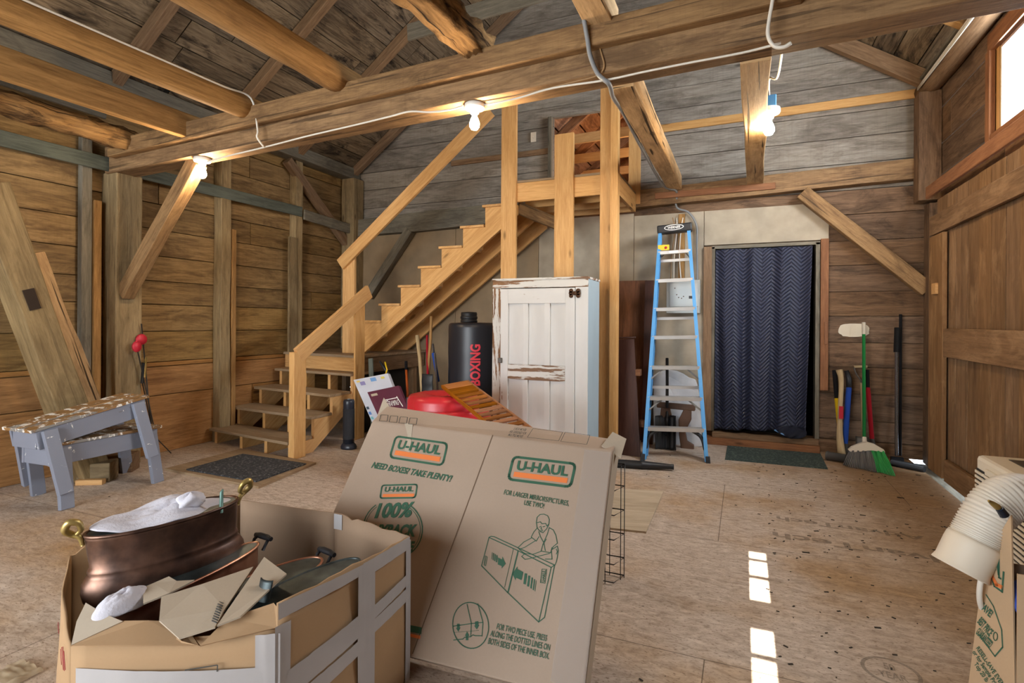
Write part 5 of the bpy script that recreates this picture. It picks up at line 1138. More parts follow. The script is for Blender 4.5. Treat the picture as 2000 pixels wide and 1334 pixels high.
# red cushion
rc = thing('vinyl_cushion', 'thick round red vinyl cushion on the floor before the boxing bag', 'cushion', (0, 0, 0)); ctr = ay(866, 768, 3.95); rc.location = (ctr.x, ctr.y, 0)
bm = BM(); RC, zc_ = .30, ctr.z
def cush(i, k, z): 
    a = 2*PI*k/48; r_ = RC*(1+.03*noise.noise((math.cos(a)*3, math.sin(a)*3, z*6))); r_ *= 1-.05*math.exp(-((a-4.2)/.05)**2); return r_
prof_z = [0, .01, .1, .25, .40, zc_-.05, zc_-.015]; rings = []
for i, z in enumerate(prof_z): rings.append([bm.verts.new((ctr.x+cush(i, k, z)*math.cos(2*PI*k/48)*(.94 if i in (0, 6) else 1), ctr.y+cush(i, k, z)*math.sin(2*PI*k/48)*(.94 if i in (0, 6) else 1), z)) for k in range(48)])
for rr3, zz in ((.75, zc_), (.45, zc_-.005), (.2, zc_-.03), (.05, zc_-.035)): rings.append([bm.verts.new((ctr.x+RC*rr3*math.cos(2*PI*k/48), ctr.y+RC*rr3*math.sin(2*PI*k/48), zz+.006*noise.noise((k*.5, rr3*9, 2))-.03*max(0, 1-abs(((k-2) % 48)-4)/4))) for k in range(48)])
for i in range(len(rings)-1):
    for k in range(48): f = bm.faces.new([rings[i][k], rings[i][(k+1) % 48], rings[i+1][(k+1) % 48], rings[i+1][k]]); f.smooth = True
bm.faces.new(rings[-1]); bm.faces.new(rings[0][::-1]); obj('pad', bm, M['vinyl_r'], rc)
bm = BM(); a_ = math.radians(196); bar(bm, (ctr.x+RC*1.01*math.cos(a_), ctr.y+RC*1.01*math.sin(a_), .02), (ctr.x+RC*1.01*math.cos(a_), ctr.y+RC*1.01*math.sin(a_), zc_-.04), .012, .05, up=(math.cos(a_+PI/2), math.sin(a_+PI/2), 0)); obj('strap', bm, M['black_p'], rc)
def roll(u, v): a = -.9+1.8*u; z = zc_*(.35+.5*v); return V((ctr.x+(RC+.02+.10*u+.03*math.sin(v*22+u*3)*.35)*math.cos(a-.6), ctr.y-.04+(RC+.02+.03*math.sin(v*22)*.35)*math.sin(a-.6), z))
bm = BM(); grid(bm, 20, 16, roll); obj('gathered_fold', bm, M['vinyl_r'], rc, solid=.01)
# teak slatted mat resting on the cushion
A0, B0 = ay(861, 752, 3.86), ay(915, 742, 3.98); C0 = ay(1033, 829, 3.50); 
dirT = C0-B0; wv = A0-B0; D0 = A0+dirT; nT = dirT.cross(wv).normalized(); nT = nT if nT.z > 0 else -nT
dirT = dirT*1.15; tk = thing('slatted_mat', 'slatted teak bath mat tilted over the red cushion', 'mat', (C0+D0)/2)
def slab(p0, p1, q0, q1, nm, th=.03):
    bm = BM(); hexa(bm, [p0-nT*th, p1-nT*th, p1, p0, q0-nT*th, q1-nT*th, q1, q0], None); obj(nm, bm, M['teak'], tk, bevel=.002)
Pm = lambda s, t: B0+wv*s+dirT*t
slab(Pm(0, 0), Pm(.07, 0), Pm(0, 1), Pm(.07, 1), 'side_rail'); slab(Pm(.93, 0), Pm(1, 0), Pm(.93, 1), Pm(1, 1), 'side_rail')
slab(Pm(.07, 0), Pm(.07, .10), Pm(.93, 0), Pm(.93, .10), 'end_board'); slab(Pm(.07, .10), Pm(.07, .2), Pm(.93, .10), Pm(.93, .2), 'end_board')
for k in range(11): t = .235+k*.07; slab(Pm(.07, t), Pm(.07, t+.038), Pm(.93, t), Pm(.93, t+.038), 'slat', .015)
# boxed frames
def framebox(label, px, Y0, lean, th, mat):
    t = thing('frame_box', label, 'box', (0, 0, 0)); P4 = [ay(px[0][0], px[0][1], Y0+lean), ay(px[1][0], px[1][1], Y0+lean), ay(px[2][0], px[2][1], Y0), ay(px[3][0], px[3][1], Y0)]
    for p in P4: p.z = max(p.z, .006)
    t.location = (P4[2]+P4[3])/2; n = (P4[1]-P4[0]).cross(P4[3]-P4[0]).normalized(); n = n if n.y > 0 else -n
    bm = BM(); prism(bm, P4, n*th); obj('carton', bm, mat, t, bevel=.003); r_, u_ = (P4[1]-P4[0]), (P4[0]-P4[3]); return t, P4, r_, u_, -n
M['white_box'] = plain('white carton', S('#c9ccd6'), .6, var=.06); M['maroon'] = plain('maroon carton', S('#5a2338'), .45, var=.1)
t, P4, r_, u_, n = framebox('white picture-frame box with coloured marks, leaning by the newel post', ((690, 742), (757, 729), (820, 897), (754, 912)), 4.30, .22, .045, M['white_box'])
for k, (s_, v_, w_, h_, cc) in enumerate(((.12, .965, .10, .025, '#e0c46a'), (.22, .93, .14, .05, '#8d86b4'), (.82, .955, .10, .03, '#d8c860'), (.55, .955, .16, .05, '#6f9ccf'), (.06, .60, .07, .035, '#3a4a5a'), (.06, .53, .07, .04, '#5a83c4'), (.06, .465, .07, .035, '#73b9c0'), (.07, .40, .07, .04, '#5f57a8'))):
    c = P4[3]+r_*s_+u_*v_+n*.0015; bm = BM(); bm.faces.new([bm.verts.new(c+r_*a*w_/2+u_*b*h_/2) for a, b in ((-1, -1), (1, -1), (1, 1), (-1, 1))]); obj('printed_mark', bm, plain('print %d' % k, S(cc), .6), t)
t, P4, r_, u_, n = framebox('maroon picture-frame box with white lettering before the white one', ((717, 766), (778, 753), (838, 905), (776, 918)), 4.22, .20, .04, M['maroon'])
bm = BM()
for a_, b_ in (((.38, .70), (.42, .83)), ((.42, .83), (.82, .83)), ((.80, .85), (.84, .69)), ((.36, .80), (.5, .815))):
    p, q = P4[3]+r_*a_[0]+u_*a_[1]+n*.0015, P4[3]+r_*b_[0]+u_*b_[1]+n*.0015; s = n.cross((q-p).normalized())*.004; bm.faces.new([bm.verts.new(x) for x in (p-s, q-s, q+s, p+s)])
obj('drawn_frame', bm, M['white_l'], t); txt('lettering', 'FRAMING', P4[3]+r_*.62+u_*.765+n*.001, r_, u_-r_*(u_.dot(r_)/r_.dot(r_)), r_.length*.34, .055, M['white_l'], t, bold=.0)
bm = BM(); c = P4[3]+r_*.18+u_*.94+n*.001; bm.faces.new([bm.verts.new(c+r_*a*.10+u_*b*.018) for a, b in ((-1, -1), (1, -1), (1, 1), (-1, 1))]); obj('paper_sticker', bm, plain('paper sticker', S('#b7a892'), .8), t)
# tower fan
tf = thing('tower_fan', 'slim dark tower fan on the floor beside the stairs', 'fan', fl(681, 876)); c = tf.location
M['navy_p'] = plain('dark navy plastic', S('#20242e'), .35)
bm = BM(); lathe(bm, [(.0001, .0), (.075, .0), (.078, .02), (.066, .045), (.052, .06), (.0001, .06)], c, 1.1, .9, 28); obj('base', bm, M['navy_p'], tf)
bm = BM(); lathe(bm, [(.0001, .06), (.055, .06), (.055, .44), (.056, .445), (.056, .475), (.05, .492), (.0001, .495)], c, 1, 1, 28); obj('column', bm, M['navy_p'], tf)
bm = BM(); lathe(bm, [(.0571, .10), (.0571, .40)], c, 1, 1, 28); obj('grille', bm, plain('fan grille', S('#16181f'), .7, bump=1, bscale=160), tf)
bm = BM(); lathe(bm, [(.0001, .0), (.017, .0), (.017, .004), (.0001, .004)], c+V((0, -.0, .495)), 1, 1, 12); obj('button', bm, M['grey_metal'], tf)
# garden tools standing by the landing
def stick(name, label, cat, segs, group=None, loc=None):
    """segs: (part name, points, radius, material); one piece stays one mesh"""
    t = thing(name, label, cat, loc or V(segs[0][1][-1]).to_2d().to_3d(), group)
    for nm, pts, r_, mt in segs:
        bm = BM(); tube(bm, pts, r_, 10); obj(nm, bm, M[mt] if isinstance(mt, str) else mt, t)
    return t
M['ash'] = wood('ash handle', S('#a58a63'), S('#c9b28a'), var=.05, knots=0); M['orange_p'] = plain('orange handle', S('#c05a22'), .4); M['blue_p'] = plain('blue fibreglass handle', S('#2e56b4'), .4); M['green_p'] = plain('green handle', S('#157a3a'), .35)
M['cream_p'] = plain('cream plastic', S('#e4d8c4'), .45); M['chrome'] = plain('steel tube', S('#b9bcc2'), .25, .9); M['red_h'] = plain('red handle', S('#b01e2c'), .4)
def foot(px, Y): p = ay(px, 880, Y); p.z = .012; return p
timber('weathered_slat', 'grey-green weathered slat standing beside the landing post', 'board', ay(724, 700, 4.70), foot(730, 4.66), .055, .02, M['slate_wood'], up=(0, 1, 0))
Yt = 4.72
stick('string_trimmer', 'black and yellow string trimmer leaning by the landing', 'trimmer', [('grip', [ay(742, 706, Yt), ay(757, 728, Yt), ay(763, 742, Yt)], [.012, .02, .016], 'black_p'), ('trigger_guard', [ay(752, 707, Yt-.01), ay(756, 722, Yt-.02), ay(752, 735, Yt-.02)], .008, 'yellow'), ('shaft', [ay(763, 742, Yt), foot(800, 4.62)], .010, 'chrome')])
stick('digging_tool', 'orange handled tool with black grip leaning on the landing', 'tool', [('grip', [ay(793, 705, Yt), ay(793.5, 722, Yt)], .016, 'black_p'), ('handle', [ay(793.5, 722, Yt), ay(796, 768, Yt-.02), foot(800, 4.62)], .013, 'orange_p')])
stick('garden_tool', 'pale wooden tool handle leaning at the landing corner', 'tool', [('handle', [ay(815, 655, 4.9), ay(820, 700, 4.86), foot(832, 4.62)], [.022, .02, .02], 'ash')])
stick('garden_tool', 'brown wooden tool handle behind the black scoop under the stairs', 'tool', [('handle', [ay(842, 618, 5.02), ay(841, 660, 4.98), ay(836, 730, 4.9), foot(834, 4.62)], [.016, .017, .018, .018], 'red_wood' if 0 else 'log')])
stick('garden_tool', 'thin red handle behind the brown tool handle', 'tool', [('handle', [ay(834, 655, 5.02), foot(838, 4.62)], .012, 'red_h')])
stick('pole_tool', 'blue and silver extension pole beside the boxing bag', 'pole', [('tube', [ay(845, 672, 4.95), ay(852, 720, 4.9)], .012, 'chrome'), ('sleeve', [ay(846, 690, 4.92), ay(856, 745, 4.86)], .016, 'blue_p'), ('lower_tube', [ay(849, 690, 4.90), foot(864, 4.62)], .011, 'chrome')])
bs = thing('scoop', 'black ribbed plastic scoop standing before the tool handles', 'scoop', foot(838, 4.6)); bm = BM(); p = ay(837, 745, 4.6)
def bsc(u, v): a = (u-.5)*1.6; return V((p.x+.062*math.sin(a)/math.sin(.8), p.y-.03*math.cos(a)+.004*math.sin(v*40), .0+(p.z+.075)*v))
grid(bm, 12, 30, bsc); obj('blade', bm, M['black_p'], bs, solid=.006)

# ------------------------------------------------------------------ blanket in the doorway
def quilt():
    m, nt, b = newmat('quilted navy blanket'); uv = N(nt, 'ShaderNodeUVMap'); sp = N(nt, 'ShaderNodeSeparateXYZ'); L(nt, uv.outputs[0], sp.inputs[0])
    tri = mathn(nt, 'PINGPONG', mathn(nt, 'MULTIPLY', sp.outputs[0], 5.), .5)
    ph = mathn(nt, 'ADD', mathn(nt, 'MULTIPLY', sp.outputs[1], 48.), mathn(nt, 'MULTIPLY', tri, 4.4))
    sn = mathn(nt, 'ABSOLUTE', mathn(nt, 'SINE', mathn(nt, 'MULTIPLY', ph, PI)))
    c = mixc(nt, mathn(nt, 'POWER', sn, .6), S('#12131a'), S('#30344a')); L(nt, c, b.inputs['Base Color']); b.inputs['Roughness'].default_value = .55
    bp = N(nt, 'ShaderNodeBump'); bp.inputs['Strength'].default_value = .9; bp.inputs['Distance'].default_value = .008; L(nt, sn, bp.inputs['Height']); L(nt, bp.outputs[0], b.inputs['Normal']); return m
bl = thing('moving_blanket', 'quilted navy moving blanket hung as a curtain across the doorway', 'blanket', (.17, 6.17, .14))
bm = BM()
def cur(u, v):
    x = -.278+(.905 if 1 else 0)*u - .055*u*(1-v)*(1 if u > .3 else .5); z = 2.062-.0*u-(1.905-.045*u+.05*math.sin(max(0, (u-.72)/.28)*PI))*(1-v)
    fo = .036*(math.sin(u*22+1.2*math.sin(v*2))+.55*math.sin(u*41+v))*(.5+.5*(1-v)); fo += .05*max(0, u-.75)*(1-v)
    return V((x, 6.165+fo-.02*(1-v)-.05*math.exp(-((v-.02)/.05)**2)*max(0, (u-.6)/.4), z))
grid(bm, 90, 60, cur); obj('quilt', bm, quilt(), bl, solid=.006)
bm = BM(); p0 = cur(.70, .0); tube(bm, [cur(.68, .005)+V((0, -.012, -.004)), cur(.76, .003)+V((0, -.012, -.004)), cur(.8, .003)+V((0, -.012, -.003))], .008, 8); obj('binding', bm, plain('blue binding', S('#6f9bd0'), .7), bl)
bm = BM()
def pufff(u, v): a = 2*PI*u; t = PI*v; return V((.455+.13*math.cos(a)*math.sin(t), 6.105+.05*math.sin(a)*math.sin(t)+.012*math.sin(9*u*PI+5*v), .197+.058*math.cos(t)+.01*math.sin(a*4)))
grid(bm, 30, 14, pufff); obj('bunched_hem', bm, quilt(), bl, doubles=True)

# ------------------------------------------------------------------ hand tools right of the doorway
Yw = 6.13
def at_floor(px, py): return fl(px, py, .012)
t = stick('splitting_maul', 'yellow and black handled maul at the left of the hand tools', 'maul', [('grip', [ay(1630, 723, Yw+.02), ay(1634, 778, Yw-.02)], [.022, .02], 'black_p'), ('handle', [ay(1634, 778, Yw-.02), ay(1645, 886, 5.98)], .020, 'yellow')])
t = thing('sledge_hammer', 'wooden-handled sledge hammer standing head down by the broom', 'hammer', at_floor(1640, 900))
bm = BM(); pts = spline([ay(1639, 722, Yw), ay(1643, 745, Yw-.02), ay(1641, 800, 6.05), ay(1640, 850, 5.98), ay(1644, 888, 5.90)], 5); tube(bm, pts, [.032, .030, .027, .025, .024, .023, .022, .021, .021, .021, .021, .021, .022, .024, .026, .028, .030, .031, .032, .033, .034][:len(pts)], 10); obj('handle', bm, M['ash'], t)
bm = BM(); p, q = ay(1614, 892, 5.86), ay(1652, 897, 5.80); p.z = q.z = .045; tube(bm, [p, p.lerp(q, .08), p.lerp(q, .1), q], [.040, .044, .038, .038], 12); obj('head', bm, M['iron'], t)
bm = BM(); p = ay(1642, 805, 6.02); bar(bm, p+V((0, -.024, .06)), p+V((0, -.024, -.06)), .036, .004, up=(0, 1, 0)); obj('red_sticker', bm, M['red_h'], t)
stick('splitting_axe', 'blue handled axe with black grip beside the sledge hammer', 'axe', [('grip', [ay(1653, 724, Yw+.01), ay(1658, 740, Yw), ay(1658, 757, Yw-.01)], [.02, .026, .024], 'black_p'), ('handle', [ay(1658, 757, Yw-.01), ay(1650, 868, 6.0)], [.024, .026], 'blue_p'), ('head', [ay(1650, 868, 6.0), ay(1652, 893, 5.95)], [.03, .04], 'iron')])
t = stick('spade', 'D-handled spade standing behind the green broom', 'spade', [('shaft', [ay(1683, 748, Yw+.03), ay(1686, 870, 6.08)], .014, 'ash'), ('grip', [ay(1668, 716, Yw+.03), ay(1694, 716, Yw+.03)], .013, 'ash')])
bm = BM(); tube(bm, spline([ay(1668, 717, Yw+.03), ay(1672, 730, Yw+.03), ay(1682, 745, Yw+.03), ay(1683, 760, Yw+.03)], 5), .007, 8); obj('yoke', bm, M['iron'], t)
bm = BM(); grid(bm, 8, 8, lambda u, v: V((ay(1686, 880, 6.05).x-.06+.12*u, 6.03-.02*math.sin(u*PI)+.04*v, .01+.20*v))); obj('blade', bm, M['iron'], t, solid=.004)
stick('hand_tool', 'red handled tool with dark grip right of the green broom', 'tool', [('grip', [ay(1694, 722, Yw), ay(1695, 757, Yw-.02)], .017, 'iron_h'), ('handle', [ay(1695, 757, Yw-.02), ay(1703, 858, 6.02)], .020, 'red_h'), ('head', [ay(1703, 858, 6.02), ay(1705, 890, 5.95)], [.02, .045], 'iron')])
br = stick('broom', 'angled broom with green handle and grey and green bristles', 'broom', [('handle', [ay(1687, 652, 6.12), ay(1688, 857, 5.78)], .0145, 'green_p'), ('hand_cap', [ay(1687, 630, 6.14), ay(1687, 653, 6.118)], .017, 'cream_p'), ('socket', [ay(1688, 854, 5.785), ay(1689, 868, 5.755)], [.018, .022], 'cream_p')], loc=fl(1690, 900))
Yb_ = 5.70
hp = [(1655, 877), (1662, 871), (1680, 864), (1692, 862), (1706, 866), (1725, 877), (1727, 882), (1700, 878), (1662, 882)]
bm = BM(); prism(bm, [ay(x, y, Yb_+.045) for x, y in hp], (0, -.045, 0)); obj('broom_head', bm, M['cream_p'], br, bevel=.004)
for k in range(60):
    f = k/59; a_ = ay(1659+66*f, 880+1.5*f, Yb_+.02+.02*math.sin(k*7)); b_ = fl(1645+103*f, 908+20*f+2*math.sin(k*3), .006)
    bm = BM(); tube(bm, [a_, a_.lerp(b_, .5)+V((0, -.01, .01)), b_], [.006, .006, .004], 5); obj('bristle_tuft', bm, plain('grey bristles', S('#6f6b66'), .8) if k == 0 else (M['green_br'] if f > .66 else M['grey_br']), br) if k else None
    if k == 0: M['grey_br'] = plain('grey bristle', S('#6d6a66'), .8, var=.3); M['green_br'] = plain('green bristle', S('#2f9a4c'), .7); bm.free()
stick('floor_mop', 'silver pole mop with a black sleeve leaning by the right corner', 'mop', [('pole', [ay(1751, 686, 6.12), ay(1751, 890, 5.98)], .015, 'chrome'), ('sleeve', [ay(1753, 640, 6.14), ay(1751, 688, 6.118)], [.026, .024], 'black_p'), ('mop_head', [fl(1740, 897, .035), fl(1764, 899, .035)], .028, 'black_p')], loc=fl(1751, 897))
stick('dark_pole', 'thin dark pole standing against the wall right of the silver pole', 'pole', [('shaft', [ay(1759, 614, 6.17), ay(1758, 890, 6.06)], .013, 'iron_h')])
bm = BM(); tube(bm, [fl(1742, 903, .03), fl(1806, 916, .03)], [.03, .03], 12); tag(obj('black_pipe', bm, M['black_p']), 'black pipe lying on the floor in the right corner', 'pipe')
bm = BM(); n_ = 40; c = ay(1668, 645, YB-.008); pts = []
for k in range(n_):
    a = 2*PI*k/n_; r_ = 1+.10*noise.noise((math.cos(a)*2.5, math.sin(a)*2.5, 4)); ca, sa = math.cos(a), math.sin(a); pts.append(V((c.x+.128*r_*math.copysign(abs(ca)**.7, ca), YB-.009, c.z+.065*r_*math.copysign(abs(sa)**.7, sa))))
bm.faces.new([bm.verts.new(p) for p in pts]); o = obj('paint_patch', bm, plain('cream paint', S('#d8cdb8'), .8, bump=.4, bscale=60), bpy.data.objects['wall_back'])

# ------------------------------------------------------------------ portable air conditioner, duct hose, right-hand carton
ac = thing('air_conditioner', 'cream portable air conditioner standing against the barn door', 'air conditioner', (1.25, 3.2, 0))
M['cream'] = plain('cream plastic shell', S('#e6dcc8'), .4)
X0, X1, Y0, Y1, ZT = 1.105, 1.415, 2.88, 3.51, .615
bm = BM(); box(bm, X0, X1, Y0, Y1, .02, ZT, 'z'); obj('shell', bm, M['cream'], ac, bevel=.02)
bm = BM(); box(bm, X0+.015, X1-.015, Y0+.015, Y1-.015, 0, .02); obj('base', bm, M['black_p'], ac)
bm = BM(); box(bm, X0+.10, X0+.20, 3.22, 3.42, ZT, ZT+.003); obj('control_panel', bm, M['iron'], ac)
for c_, (ya, yb2) in enumerate(((3.40, 3.49), (3.20, 3.385), (2.95, 3.185))):
    bm = BM(); box(bm, X0-.004, X0+.001, ya, yb2, .10, .545 if c_ else .55); gp = obj('vent_recess', bm, M['black_p'], ac)
    for k in range(18):
        z = .11+k*.0245; bm = BM(); box(bm, X0-.010, X0-.003, ya-.002, yb2+.002, z, z+.013); obj('louver', bm, M['cream'], gp)
bm = BM(); box(bm, X0-.014, X0-.0, 3.22, 3.36, .545, .575); obj('grip_tab', bm, M['cream'], ac, bevel=.004)
DH = 1.93
dk = thing('duct_hose', 'white ribbed exhaust hose arching over the carton from the air conditioner', 'hose', (0, 0, 0))
pts = spline([dep for dep in [CAM+ray(*p)*q for p, q in (((2085, 1090), 2.0), ((2055, 1005), 1.98), ((2015, 974), 1.96), ((1975, 971), DH), ((1940, 993), DH), ((1914, 1035), DH), ((1901, 1060), DH))]], 22)
dk.location = pts[-1]
bm = BM(); tube(bm, pts, [.076+.004*math.sin(i*PI*.72) for i in range(len(pts))], 28, cap=False); obj('ribbed_hose', bm, plain('white hose', S('#dcd3c4'), .45), dk)
dd = (pts[-1]-pts[-4]).normalized(); e_ = pts[-1]; bm = BM(); tube(bm, [e_-dd*.012, e_-dd*.0, e_+dd*.02, e_+dd*.085, e_+dd*.105, e_+dd*.108], [.076, .079, .080, .079, .084, .085], 28, cap=False); obj('end_collar', bm, M['cream_p'], dk, solid=.004)
nz_ = thing('hose_nozzle', 'brass hose nozzle lying on the white ribbed hose', 'nozzle', CAM+ray(1936, 985)*1.80)
bm = BM(); a_, b_ = CAM+ray(1931, 978)*1.80, CAM+ray(1952, 993)*1.80; tube(bm, [a_, a_.lerp(b_, .3), a_.lerp(b_, .8), b_], [.004, .008, .011, .008], 10); obj('barrel', bm, M['brass'], nz_)
bm = BM(); c_ = CAM+ray(1962, 1007)*1.80; tube(bm, [b_, c_], [.012, .014], 10); obj('coupling', bm, M['blue_p'] if 0 else plain('navy coupling', S('#2a3446'), .5), nz_)
rb = thing('moving_carton', 'open brown moving carton with green print at the right edge', 'box', (0, 0, 0))
Q0, Q1 = fl(1893, 1334), fl(1985, 1400); dq = (Q1-Q0); Q1 = Q0+dq*1.0; nq = dq.cross(V((0, 0, 1))).normalized(); nq = nq if nq.x < 0 else -nq
Q2 = Q1+V((.36, -.02, 0)); Q3 = Q0+V((.36, .0, 0)); rb.location = (Q0+Q2)/2
def qz(px, py, base): d = ray(px, py); k = math.hypot(base.x, base.y)/math.hypot(d.x, d.y); return H+d.z*k
zA, zB = qz(1922, 1098, Q0), qz(1975, 1008, Q1)
M['card3'] = card('pale carton', S('#c2a482'))
def wq(bm, pts): bm.faces.new([bm.verts.new(p) for p in pts])
inn = V((0, 0, 1))
T0, T1q = V((Q0.x+.03, Q0.y, zA)), V((Q1.x-.004, Q1.y, zB))
nqf = (Q1-Q0).cross(T0-Q0).normalized(); nqf = nqf if nqf.x < 0 else -nqf
T0, T1q = pl(1924, 1092, Q0, nqf), pl(1976, 1006, Q0, nqf)
bm = BM(); wq(bm, [Q0, Q1, T1q, T0]); obj('carton_wall', bm, M['card3'], rb, solid=.006)
zc2 = qz(1985, 1120, Q1); bm = BM(); wq(bm, [Q1, Q2, Q2+V((0, 0, zc2)), Q1+V((0, 0, zc2))]); obj('carton_wall', bm, M['card3'], rb, solid=.006)
bm = BM(); wq(bm, [Q2, Q3, Q3+V((0, 0, zA)), Q2+V((0, 0, zA))]); obj('carton_wall', bm, M['card_in'], rb, solid=.006)
bm = BM(); wq(bm, [Q3, Q0, T0, Q3+V((0, 0, zA))]); obj('carton_wall', bm, M['card_in'], rb, solid=.006)
def FQ(px, py): return pl(px, py, Q0+nqf*.005, nqf)
ptxt('sign_lettering', 'U-HAUL', (1940, 1093), (1952, 1056), (1953, 1127), M['green_ink'], rb, bold=.03, plane=FQ) if 0 else None
ptxt('slogan_lettering', 'SAVE!', (1918, 1172), (1938, 1192), (1917, 1190), M['green_ink'], rb, bold=.03, plane=FQ)
ptxt('slogan_lettering', 'BEST PRICE', (1914, 1200), (1938, 1228), (1912, 1220), M['green_ink'], rb, bold=.03, plane=FQ)
ptxt('slogan_lettering', 'GUARANTEED', (1911, 1222), (1938, 1252), (1908, 1240), M['green_ink'], rb, bold=.03, plane=FQ)
ptxt('note_lettering', 'RESELL-SAVE EVEN\nor for Sample Price\nTop 20 lb', (1906, 1252), (1956, 1326), (1895, 1290), M['green_ink'], rb, bold=.02, plane=FQ)
def pathq(nm, pts, wd, mat):
    bm = BM()
    for a_, b_ in zip(pts[:-1], pts[1:]):
        a_, b_ = FQ(*a_), FQ(*b_); d = (b_-a_).normalized(); s = nqf.cross(d)*wd; bm.faces.new([bm.verts.new(x) for x in (a_-d*wd-s, b_+d*wd-s, b_+d*wd+s, a_-d*wd+s)])
    return obj(nm, bm, mat, rb)
pathq('tag_outline', [(1926, 1162), (1940, 1184), (1956, 1230), (1958, 1264), (1943, 1282), (1912, 1240)], .002, M['green_ink'])
pathq('tag_hole', [(1944+4*math.cos(t), 1243+8*math.sin(t)) for t in [i*PI/6 for i in range(13)]], .0015, M['green_ink'])
sg = pathq('moving_company_sign', [(1950, 1056), (1936, 1090), (1934, 1120), (1942, 1145), (1957, 1156), (1960, 1118)], .003, M['green_ink'])
pathq('orange_stripe', [(1934, 1095), (1937, 1125), (1946, 1142), (1955, 1146)], .006, M['orange_ink'])
pathq('letter_stroke', [(1940, 1086), (1944, 1112)], .003, M['green_ink']); pathq('letter_stroke', [(1945, 1076), (1950, 1122)], .003, M['green_ink']); pathq('letter_stroke', [(1950, 1065), (1951, 1128), (1954, 1130)], .003, M['green_ink'])
bm = BM()
def lump(u, v): a = 2*PI*u; t = PI*v; c = (Q0+Q2)/2; return V((c.x-.03+.11*math.cos(a)*math.sin(t), c.y+.09*math.sin(a)*math.sin(t), .36+.06*math.cos(t)+.02*math.sin(a*3)))
grid(bm, 18, 10, lump); tag(obj('blue_cloth', bm, plain('blue cloth', S('#3a55b0'), .9), doubles=True), 'blue cloth inside the open carton at the right edge', 'cloth')
bm = BM(); tube(bm, spline([CAM+ray(*p)*q for p, q in (((1938, 1075), 1.86), ((1922, 1110), 1.87), ((1914, 1145), 1.88), ((1914, 1175), 1.90), ((1922, 1200), 1.93))], 6), .009, 8); tag(obj('extension_cable', bm, M['wire_white']), 'white cord hanging down beside the carton at the right edge', 'cord')

# ------------------------------------------------------------------ bulbs, fixtures, cables, switch
M['porcelain'] = plain('white porcelain', S('#efece4'), .35)
M['bulb'] = plain('glowing bulb', (1, .9, .7), .3, emit=(1, .76, .49), estr=620)
def bulb(label, p, scale=1.0, bracket=False):
    t = thing('bulb_fixture', label, 'light bulb', p); s = scale
    bm = BM(); lathe(bm, [(.0001, 0), (.062*s, 0), (.064*s, -.02*s), (.060*s, -.03*s), (.030*s, -.036*s), (.026*s, -.058*s), (.0001, -.058*s)], p, 1, 1, 28); obj('base', bm, M['porcelain'], t)
    bm = BM(); lathe(bm, [(.0001, -.058*s), (.014*s, -.058*s), (.015*s, -.075*s), (.024*s, -.095*s), (.031*s, -.118*s), (.030*s, -.138*s), (.020*s, -.155*s), (.0001, -.162*s)], p, 1, 1, 20); obj('bulb', bm, M['bulb'], t)
bulb('lit bare bulb on the left end of the tie beam by the post brace', V((ay(395, 330, 3.0).x, 3.0, tz(-3.97))))
bulb('lit bare bulb under the middle of the tie beam above the handrail', V((ay(927, 212, 3.0).x, 3.0, tz(-1.54))))
p3 = V((.215, 4.35, 2.80)); p3 = ax(1502, 213, .215)
p3 = CAM+ray(1502, 213)*(((.185)/(ray(1502, 213).x))); 
p3 = CAM+ray(1502, 213)*((2.78-H)/ray(1502, 213).z)
bulb('lit bare bulb at the right side of the cracked far joist', p3, 1.15)
bm = BM(); box(bm, p3.x-.045, p3.x+.045, p3.y-.03, p3.y+.03, p3.z, p3.z+.09); tag(obj('junction_box', bm, plain('blue junction box', S('#4d86b4'), .5), bevel=.006), 'blue junction box above the bulb on the far joist', 'box')
def cable(label, pts, r_=.006, mat='wire_white', n=6):
    bm = BM(); tube(bm, spline(pts, n), r_, 7); return tag(obj('cable', bm, M[mat]), label, 'cable')
YC = 2.918
cable('white cable along the tie beam between the left and middle bulbs', [ay(*p, YC) for p in ((405, 316), (440, 306), (515, 288), (600, 266), (690, 245), (760, 228), (800, 218), (840, 219), (880, 214), (905, 207))])
cable('white cable along the tie beam right of the middle bulb', [ay(*p, YC) for p in ((945, 205), (1010, 192), (1080, 172), (1180, 157), (1260, 140), (1350, 122), (1450, 103), (1525, 84))])
cable('dark cable beside the white one right of the middle bulb', [ay(*p, YC+.003) for p in ((943, 198), (1000, 188), (1060, 175), (1120, 160), (1165, 148), (1180, 130), (1172, 95), (1165, 60), (1140, 20))], .005, 'wire_tan')
cable('white cable hanging from the roof onto the right end of the tie beam', [ay(*p, 2.83) for p in ((1512, -40), (1509, 0), (1502, 40), (1500, 70), (1512, 90), (1530, 92), (1545, 84))], .009)
J0, J1 = V((-3.62, YF+.1, 2.86)), V((-3.36, 3.02, 2.84))
cable('white cable running along the peeled joist down to the tie beam', [J0.lerp(J1, t)+V((.086, 0, .045)) for t in (.1, .3, .5, .6, .7, .78, .86, .93, .97)]+[ay(503, 252, 2.86), ay(502, 268, 2.85), ay(515, 287, 2.90)], .007)
cable('thick grey cable crossing the tie beam above the tall posts', [ay(1137, 20, 2.80), ay(1147, 75, 2.84), ay(1153, 110, 2.86), ay(1168, 145, 2.90), ay(1190, 165, 2.915), V((-.72, 3.2, 2.62)), V((-.735, 3.6, 2.66)), V((-.76, 4.6, 2.68)), V((-.775, 5.8, 2.71)), ay(1320, 372, 6.04), ay(1322, 390, 6.10)], .013, 'wire_grey', 8)
